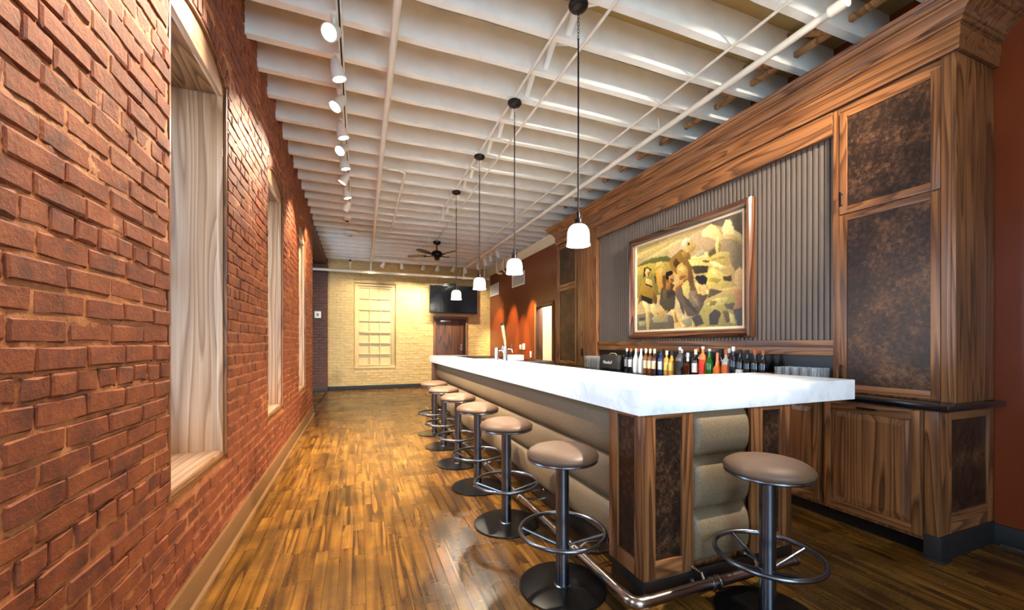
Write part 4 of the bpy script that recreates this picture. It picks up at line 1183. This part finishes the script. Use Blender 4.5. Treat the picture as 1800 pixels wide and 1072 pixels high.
pipe('conduit', [(1.345, 1.5, 3.565), (1.345, 6.95, 3.565)], .011, 'thin conduit that the pendant canopies hang from', cat='conduit')
pipe('conduit', [(1.600, 1.5, 3.567), (1.602, 4.3, 3.567), (1.617, 8.75, 3.565)], .011, 'thin conduit running to the ceiling fan', cat='conduit')
pipe('conduit', [(2.675, 1.5, 3.567), (2.668, 3.9, 3.567), (2.677, 8.35, 3.567)], .011, 'thin conduit beside the thick white pipe', cat='conduit')
pipe('conduit', [(.36, 5.41, 3.555), (.50, 5.42, 3.555), (.56, 5.45, 3.555), (.585, 5.52, 3.555), (.590, 5.8, 3.555), (.625, 8.30, 3.555)], .016, 'short bent conduit branching right of the sprinkler pipe', cat='conduit')
o = pipe('cross_pipe', [(-1.6, 11.55, 3.225), (3.70, 11.55, 3.225)], .036, 'white pipe crossing in front of the cream brick wall top', couplings=[((.25, 11.55, 3.225), (.40, 11.55, 3.225)), ((2.85, 11.55, 3.225), (2.98, 11.55, 3.225))])
MB().tube([(.325, 11.50, 3.50), (.325, 11.55, 3.46), (.325, 11.55, 3.25)], .027, 12).build('riser', CONDUIT, o, smooth=True)
MB().tube([(2.912, 10.9, 3.485), (2.912, 11.50, 3.485), (2.912, 11.55, 3.44), (2.912, 11.55, 3.25)], .027, 12).build('riser', CONDUIT, o, smooth=True)
MB().tube([(3.55, 11.55, 3.25), (3.55, 11.55, 3.60)], .026, 12).build('riser', CONDUIT, o, smooth=True)
for q, (x, y) in enumerate(((3.62, 10.6), (3.70, 10.3))):
    pipe('drain_pipe', [(x, y, 3.60), (x, y, 3.33), (x+.01, y, 3.28), (x+.05, y, 3.25), (x+.155, y, 3.25)], .028, ('left' if q == 0 else 'right') + ' one of two short bent pipes dropping by the red wall vents')

# ------------------------------------------------------------------ track lighting
def head(loc, target, watts, label, group, drop=.11, color=WARM, spot=72, size=.05, blend=.55):
    loc = Vector(loc)
    o = thing('track_light', loc, label, 'track light', group)
    d = (Vector(target) - loc).normalized(); Mx = aim_matrix(d)
    box(loc.x-.022, loc.x+.022, loc.y-.05, loc.y+.05, loc.z+drop-.022, loc.z+drop).build('adapter', WHITEP, o, bevel=.004)
    MB().tube([loc + Vector((0,0,drop-.02)), loc + Vector((0,0,.03)), loc - d*.02], .011, 10).build('arm', WHITEP, o, smooth=True)
    b = -.075
    hs = MB().lathe([(.0,b),(.022,b),(.030,b+.006),(.034,b+.03),(.044,b+.055),(.052,b+.10),(.056,b+.135),(.056,b+.15),(.049,b+.15),(.045,b+.128)], loc, 24, Mx, cap=False).build('housing', WHITEP, o, smooth=True)
    MB().lathe([(0,b+.126),(.046,b+.126)], loc, 24, Mx).build('lens', LENS, hs)
    if watts:
        ld = bpy.data.lights.new('spot', 'SPOT'); ld.energy = watts; ld.color = color; ld.spot_size = math.radians(spot); ld.spot_blend = blend; ld.shadow_soft_size = size*.6
        lo = bpy.data.objects.new('spot', ld); COL.objects.link(lo); lo.parent = o
        lo.location = d*(.095); lo.rotation_euler = d.to_track_quat('-Z', 'Y').to_euler()
    return o
TX = -.118
o = thing('light_track', (TX, 1.0, 3.54), 'white lighting track along the brick wall side of the ceiling', 'light track')
MB().box(TX-.018, TX+.018, .4, 7.0, 3.535, 3.578).build('rail', WHITEP, o, bevel=.002)
MB().box(TX-.006, TX+.006, .4, 7.0, 3.533, 3.5355).build('slot', BLACKP, o)
HL = [3.00, 3.40, 3.86, 4.36, 4.76, 5.13, 5.60, 6.15, 6.72]
ORD = ['nearest', 'second nearest', 'third', 'fourth', 'fifth', 'sixth', 'seventh', 'last but one', 'farthest']
for i, y in enumerate(HL):
    down = i in (1, 3, 5, 7)
    tgt = (.75, y+.3, .2) if down else (WX, {0: 1.85, 2: 3.45, 4: 3.9, 6: 5.7, 8: 7.6}[i], 2.35)
    head((TX-.035, y, 3.43), tgt, W_TRACK*(1.8 if down else (.55, 0, .5, 0, .5, 0, .8, 0, .8)[i]), '%s white spotlight on the track by the brick wall' % ORD[i], 'spotlights along the brick wall')
for y in (1.0, 1.8):
    head((TX-.035, y, 3.43), (WX, y-.1, 2.0), W_TRACK*.55, ('first' if y < 1.5 else 'second') + ' white spotlight on the brick-wall track above the camera', 'spotlights above the camera')
o = thing('light_track', (1.6, 11.15, 3.50), 'white lighting track crossing before the cream wall', 'light track')
MB().box(.40, 2.86, 11.13, 11.17, 3.47, 3.515).build('rail', WHITEP, o, bevel=.002)
for i, x in enumerate((.62, 1.10, 1.67, 2.06, 2.50, 2.84)):
    head((x, 11.10, 3.37), ((-.4, 1.3, 1.5, 1.75, 2.1, 3.5)[i], FY, (1.2, 1.6, 1.2, .9, 1.5, 1.2)[i]), W_FAR, '%s spotlight from the left on the track before the cream wall' % ['first','second','third','fourth','fifth','sixth'][i], 'spotlights before the cream wall', spot=110, blend=.9, color=(1,.90,.70))
for i, y in enumerate((8.62, 9.15, 9.60, 10.2)):
    head((2.968, y, 3.33), (RX, (8.75, 9.4, 10.1, 11.4)[i], (1.6, .8, 1.5, 1.5)[i]), W_SIDE, '%s spotlight on the thick pipe aimed at the red wall' % ['nearest','second','third','farthest'][i], 'spotlights on the thick pipe', spot=34, blend=.7, color=(1,.86,.55), drop=.15)
for i, (x, y) in enumerate(((2.97, 1.22), (2.97, .92), (2.97, .62))):  # unseen spots read from the seats' shadow edge, multiplied to brighten the ceiling
    head((x, y, 3.42), (1.45, 2.6 + 2.3*i, .9), W_BAR, ['first','second','third'][i] + ' unseen spotlight over the service side of the bar, behind the camera', 'unseen spotlights behind the camera', spot=62, blend=.9, color=NEUT)
for i, (x, y, t) in enumerate(((2.6, .6, (3.45, 3.4, 2.1)), (2.6, .2, (3.45, 4.6, 2.2)))):  # out-of-view lamps added to brighten the painting
    head((x, y, 3.42), t, W_BAR*.28, ['near','far'][i] + ' added unseen spotlight aimed at the painting from behind the camera', 'unseen spotlights behind the camera', spot=50, color=NEUT)

for x, a, b_, lab in ((2.97, .35, 1.45, 'added short white lighting track over the service side, unseen behind the camera'), (2.60, -.05, .85, 'added short white lighting track for the painting spots, unseen behind the camera')):  # tracks added so the unseen spots hang from something
    o = thing('light_track', (x, a, 3.53), lab, 'light track')
    MB().box(x-.018, x+.018, a, b_, 3.5305, 3.572).build('rail', WHITEP, o, bevel=.002)
# ------------------------------------------------------------------ pendants
m, nt, b = mnew('prismatic_opal_glass')
b.inputs['Base Color'].default_value = (.92,.93,.92,1); b.inputs['Roughness'].default_value = .18; b.inputs['Transmission Weight'].default_value = .0
tr = nd(nt, 'ShaderNodeBsdfTranslucent'); tr.inputs[0].default_value = (.97,.97,.95,1)
mxs = nd(nt, 'ShaderNodeMixShader'); mxs.inputs[0].default_value = .6
nt.links.new(b.outputs[0], mxs.inputs[1]); nt.links.new(tr.outputs[0], mxs.inputs[2]); nt.links.new(mxs.outputs[0], nt.nodes['Material Output'].inputs[0])
OPAL = m
def pendant():
    o = thing('pendant_lamp', (0,0,0), 'x', 'pendant lamp', 'pendant lamps over the bar')
    MB().lathe([(.0,1.604),(.062,1.604),(.066,1.596),(.064,1.584),(.055,1.572),(.038,1.564),(.014,1.560),(.010,1.552),(0,1.552)], (0,0,0), 32).build('canopy', BRONZE, o, smooth=True)
    ch = MB(); z = 1.555; k = 0
    while z > 1.39:
        pts = []
        for q in range(12):
            a = 2*PI*q/12; u = .0065*math.cos(a); w = .014*math.sin(a)
            pts.append((u, 0, z-.014+w) if k % 2 else (0, u, z-.014+w))
        ch.tube(pts, .0016, 6, closed=True); z -= .0235; k += 1
    ch.build('chain', BRONZE, o, smooth=True)
    MB().tube([(0,0,z+.005), (0,0,.215)], .0055, 10).build('rod', BRONZE, o, smooth=True)
    MB().lathe([(.005,.225),(.011,.222),(.011,.185),(.014,.180),(.022,.176),(.024,.150),(.030,.146),(.036,.140),(.036,.128),(.030,.124)], (0,0,0), 24, cap=False).build('socket', BRONZE, o, smooth=True)
    for s in (-1, 1):
        MB().tube([(s*.016,0,.20), (s*.024,0,.198), (s*.026,0,.17), (s*.024,0,.142)], .003, 8).build('yoke', BRONZE, o, smooth=True)
    MB().lathe([(.030,.140),(.046,.134),(.060,.120),(.069,.098),(.0725,.07),(.073,.03),(.0745,.016),(.078,.008),(.079,.0),(.077,.001),(.0715,.03),(.070,.07),(.066,.098),(.057,.118),(.030,.135)], (0,0,0), 96, flute=(32,.012), cap=False).build('shade', OPAL, o, smooth=True)
    MB().lathe([(0,.035),(.014,.038),(.024,.052),(.026,.066),(.020,.086),(.012,.104),(.012,.125)], (0,0,0), 20).build('bulb', BULB, o, smooth=True)
    ld = bpy.data.lights.new('bulb_light', 'POINT'); ld.energy = W_PEND; ld.color = WARM; ld.shadow_soft_size = .03
    lo = bpy.data.objects.new('bulb_light', ld); COL.objects.link(lo); lo.parent = o; lo.location = (0,0,.02)
    return o
pen = pendant()
for i, (y, lab) in enumerate(((2.325, 'nearest and largest-looking pendant lamp over the bar corner'), (3.485, 'second pendant lamp from the camera over the bar'), (4.64, 'third pendant lamp from the camera over the bar'), (5.86, 'farthest pendant lamp, seen against the television'))):
    o = pen if i == 0 else copy_tree(pen)
    o.location = (1.365, y, 1.946); o['label'] = lab

# ------------------------------------------------------------------ ceiling fan
fx, fy = 1.655, 9.0
o = thing('ceiling_fan', (fx, fy, 3.56), 'dark five-bladed ceiling fan hanging before the cream wall', 'ceiling fan')
MB().lathe([(0,3.575),(.085,3.575),(.088,3.56),(.080,3.53),(.05,3.505),(.016,3.50),(0,3.50)], (fx,fy,0), 32).build('canopy', BRONZE, o, smooth=True)
MB().tube([(fx,fy,3.51),(fx,fy,3.36)], .013, 12).build('down_rod', BRONZE, o, smooth=True)
MB().lathe([(.013,3.38),(.05,3.372),(.10,3.345),(.125,3.31),(.128,3.27),(.11,3.24),(.07,3.225),(.055,3.20),(.05,3.17),(.03,3.155),(0,3.153)], (fx,fy,0), 36).build('motor', BRONZE, o, smooth=True)
BLD = wood('fan_blade_wood', 'x', (26,14,9), (46,25,14), (64,36,20), rough=.35)
for k in range(5):
    a = 2*PI*k/5 + .12; ca, sa = math.cos(a), math.sin(a); pt = .22
    prof = [(.24,.045),(.30,.058),(.50,.066),(.62,.062),(.67,.045),(.685,.0),(.67,-.045),(.62,-.062),(.50,-.066),(.30,-.058),(.24,-.045)]
    vs = []
    for dz in (.004, -.004):
        for rr_, w in prof: vs.append((fx + rr_*ca - w*math.cos(pt)*sa, fy + rr_*sa + w*math.cos(pt)*ca, 3.262 + w*math.sin(pt) + dz))
    n = len(prof)
    bl = MB().add(vs, [list(range(n)), list(range(n, 2*n))[::-1]] + [[i, (i+1) % n, n+(i+1) % n, n+i] for i in range(n)]).build('blade', BLD, o)
    MB().tube([(fx+.10*ca, fy+.10*sa, 3.255), (fx+.20*ca, fy+.20*sa, 3.250), (fx+.30*ca, fy+.30*sa, 3.256)], .011, 8).build('blade_iron', BRONZE, bl, smooth=True)
for s in (-1, 1):
    MB().tube([(fx+s*.07, fy, 3.555), (fx+s*.18, fy, 3.535), (fx+s*.28, fy, 3.555), (fx+s*.34, fy, 3.585)], .006, 8).build('cable', WHITEP, o, smooth=True)

# ------------------------------------------------------------------ ceiling devices
o = thing('dome_camera', (-.18, 7.85, 3.58), 'small white dome with dark eye under the joists', 'camera')
MB().lathe([(0,3.585),(.075,3.585),(.075,3.56),(.060,3.53),(.03,3.512),(0,3.508)], (-.18,7.85,0), 28).build('dome', WHITEP, o, smooth=True)
MB().lathe([(0,3.515),(.030,3.514),(.022,3.496),(0,3.488)], (-.18,7.85,0), 16).build('eye', BLACKM, o, smooth=True)
o = thing('smoke_detector', (-.142, 8.95, 3.58), 'wide flat white disc fixture with bluish lamp under the joists', 'detector')
MB().lathe([(0,3.59),(.13,3.59),(.13,3.56),(.11,3.535),(.05,3.52),(0,3.518)], (-.142,8.95,0), 28).build('body', WHITEP, o, smooth=True)
MB().lathe([(0,3.521),(.035,3.520),(.03,3.505),(0,3.50)], (-.142,8.95,0), 16).build('eye', simple('blue_lens', (150,190,230), .1), o, smooth=True)
o = thing('sprinkler_drop', (-.19, 11.55, 3.26), 'thin white drop with black ball above the cross pipe', 'sprinkler')
MB().tube([(-.19,11.55,3.265),(-.19,11.55,3.58)], .008, 8).build('drop', CONDUIT, o)
MB().lathe([(0,3.535),(.022,3.53),(.032,3.505),(.022,3.48),(0,3.475)], (-.19,11.55,0), 16).build('ball', BLACKP, o, smooth=True)
MB().lathe([(.022,3.475),(.024,3.47),(.012,3.34),(.009,3.265)], (-.19,11.55,0), 12).build('cone', CONDUIT, o, smooth=True)

# ------------------------------------------------------------------ television and box above it
o = thing('television', (2.67, 11.86, 2.2), 'large black flat television mounted above the brown door', 'television')
SCR = simple('tv_screen', (6,8,12), .12, spec=.6, coat=.5)
box(1.955, 3.395, 11.80, 11.86, 2.190, 3.02).build('case', BLACKM, o, bevel=.006)
box(1.975, 3.375, 11.796, 11.802, 2.225, 3.002).build('screen', SCR, o)
box(2.60, 2.75, 11.793, 11.80, 2.196, 2.212).build('logo_bar', CHROME, o)
box(2.4, 2.95, 11.86, 11.975, 2.4, 2.85).build('wall_mount', BLACKM, o)
tag(MB().box(2.33, 2.75, 11.80, 11.90, 3.021, 3.065).build('cable_box', BLACKM, loc=(2.5, 11.85, 3.021), bevel=.006), 'small black box lying on top of the television', 'set-top box')
tag(MB().tube([(2.28, 11.97, 3.06), (2.22, 11.97, 3.16), (2.26, 11.97, 3.24), (2.36, 11.97, 3.26)], .006, 6).build('cable', BLACKP, loc=(2.25, 11.97, 3.06)), 'thin black cable looping above the television', 'cable')

# ------------------------------------------------------------------ small wall fittings
def plate(name, axis_x, y, z, w, h, label, cat):
    o = thing(name, (RX, y, z), label, cat)
    box(RX-.014, RX-.0005, y-w/2, y+w/2, z-h/2, z+h/2).build('plate', WHITEP, o, bevel=.003)
    box(RX-.022, RX-.014, y-w*.18, y+w*.18, z-h*.2, z+h*.2).build('rocker', WHITEP, o, bevel=.002)
plate('thermostat', 0, 9.47, 1.20, .13, .12, 'left white thermostat box on the red wall by the doorway', 'thermostat')
plate('thermostat', 0, 9.26, 1.21, .15, .15, 'right and larger white thermostat box on the red wall', 'thermostat')
plate('light_switch', 0, 8.82, 1.03, .09, .15, 'narrow white light switch left of the doorway', 'switch')
o = thing('wall_phone', (-.99, 11.79, 2.05), 'square white box on the shaded brown brick in the far left corner', 'wall box')
box(-1.07, -.915, 11.775, 11.808, 1.965, 2.145).build('box_body', WHITEP, o, bevel=.008)
box(-1.02, -.965, 11.768, 11.776, 2.02, 2.09).build('box_button', simple('grey_button', (120,120,118), .5), o, bevel=.003)
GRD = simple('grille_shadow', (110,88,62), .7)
for lab, y0, y1, z0, z1 in (('far white air vent grille high on the red wall', 11.17, 12.0-.03, 2.735, 3.09), ('near white air vent grille high on the red wall', 9.19, 10.05, 2.77, 3.115)):
    o = thing('air_vent', (RX, (y0+y1)/2, z0), lab, 'vent', 'air vents on the red wall')
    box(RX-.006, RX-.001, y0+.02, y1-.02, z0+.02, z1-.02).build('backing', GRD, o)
    for a in ((y0, y1, z0, z0+.035), (y0, y1, z1-.035, z1), (y0, y0+.035, z0+.035, z1-.035), (y1-.035, y1, z0+.035, z1-.035)): box(RX-.022, RX-.001, *a).build('frame', WHITEP, o, bevel=.003)
    n = 14
    sl = MB().box(RX-.016, RX-.006, -.004, .010, z0+.036, z1-.036).data('slat', WHITEP, (RX, (y0+y1)/2, z0))
    for k in range(n):
        c = bpy.data.objects.new('slat', sl); COL.objects.link(c); c.parent = o
        c.location = (0, y0+.045+(y1-y0-.09)*k/(n-1), 0)
# lamp in the corridor behind the doorway
o = thing('corridor_lamp', (4.75, 8.0, 2.7), 'round ceiling lamp in the corridor behind the doorway', 'ceiling lamp')
MB().lathe([(0,2.70),(.14,2.70),(.14,2.67),(.10,2.64),(0,2.63)], (4.75,8.0,0), 24).build('shade', OPAL, o, smooth=True)
ld = bpy.data.lights.new('corridor_bulb', 'POINT'); ld.energy = 110; ld.color = NEUT; ld.shadow_soft_size = .08
lo = bpy.data.objects.new('corridor_bulb', ld); COL.objects.link(lo); lo.parent = o; lo.location = (0,0,-.12)
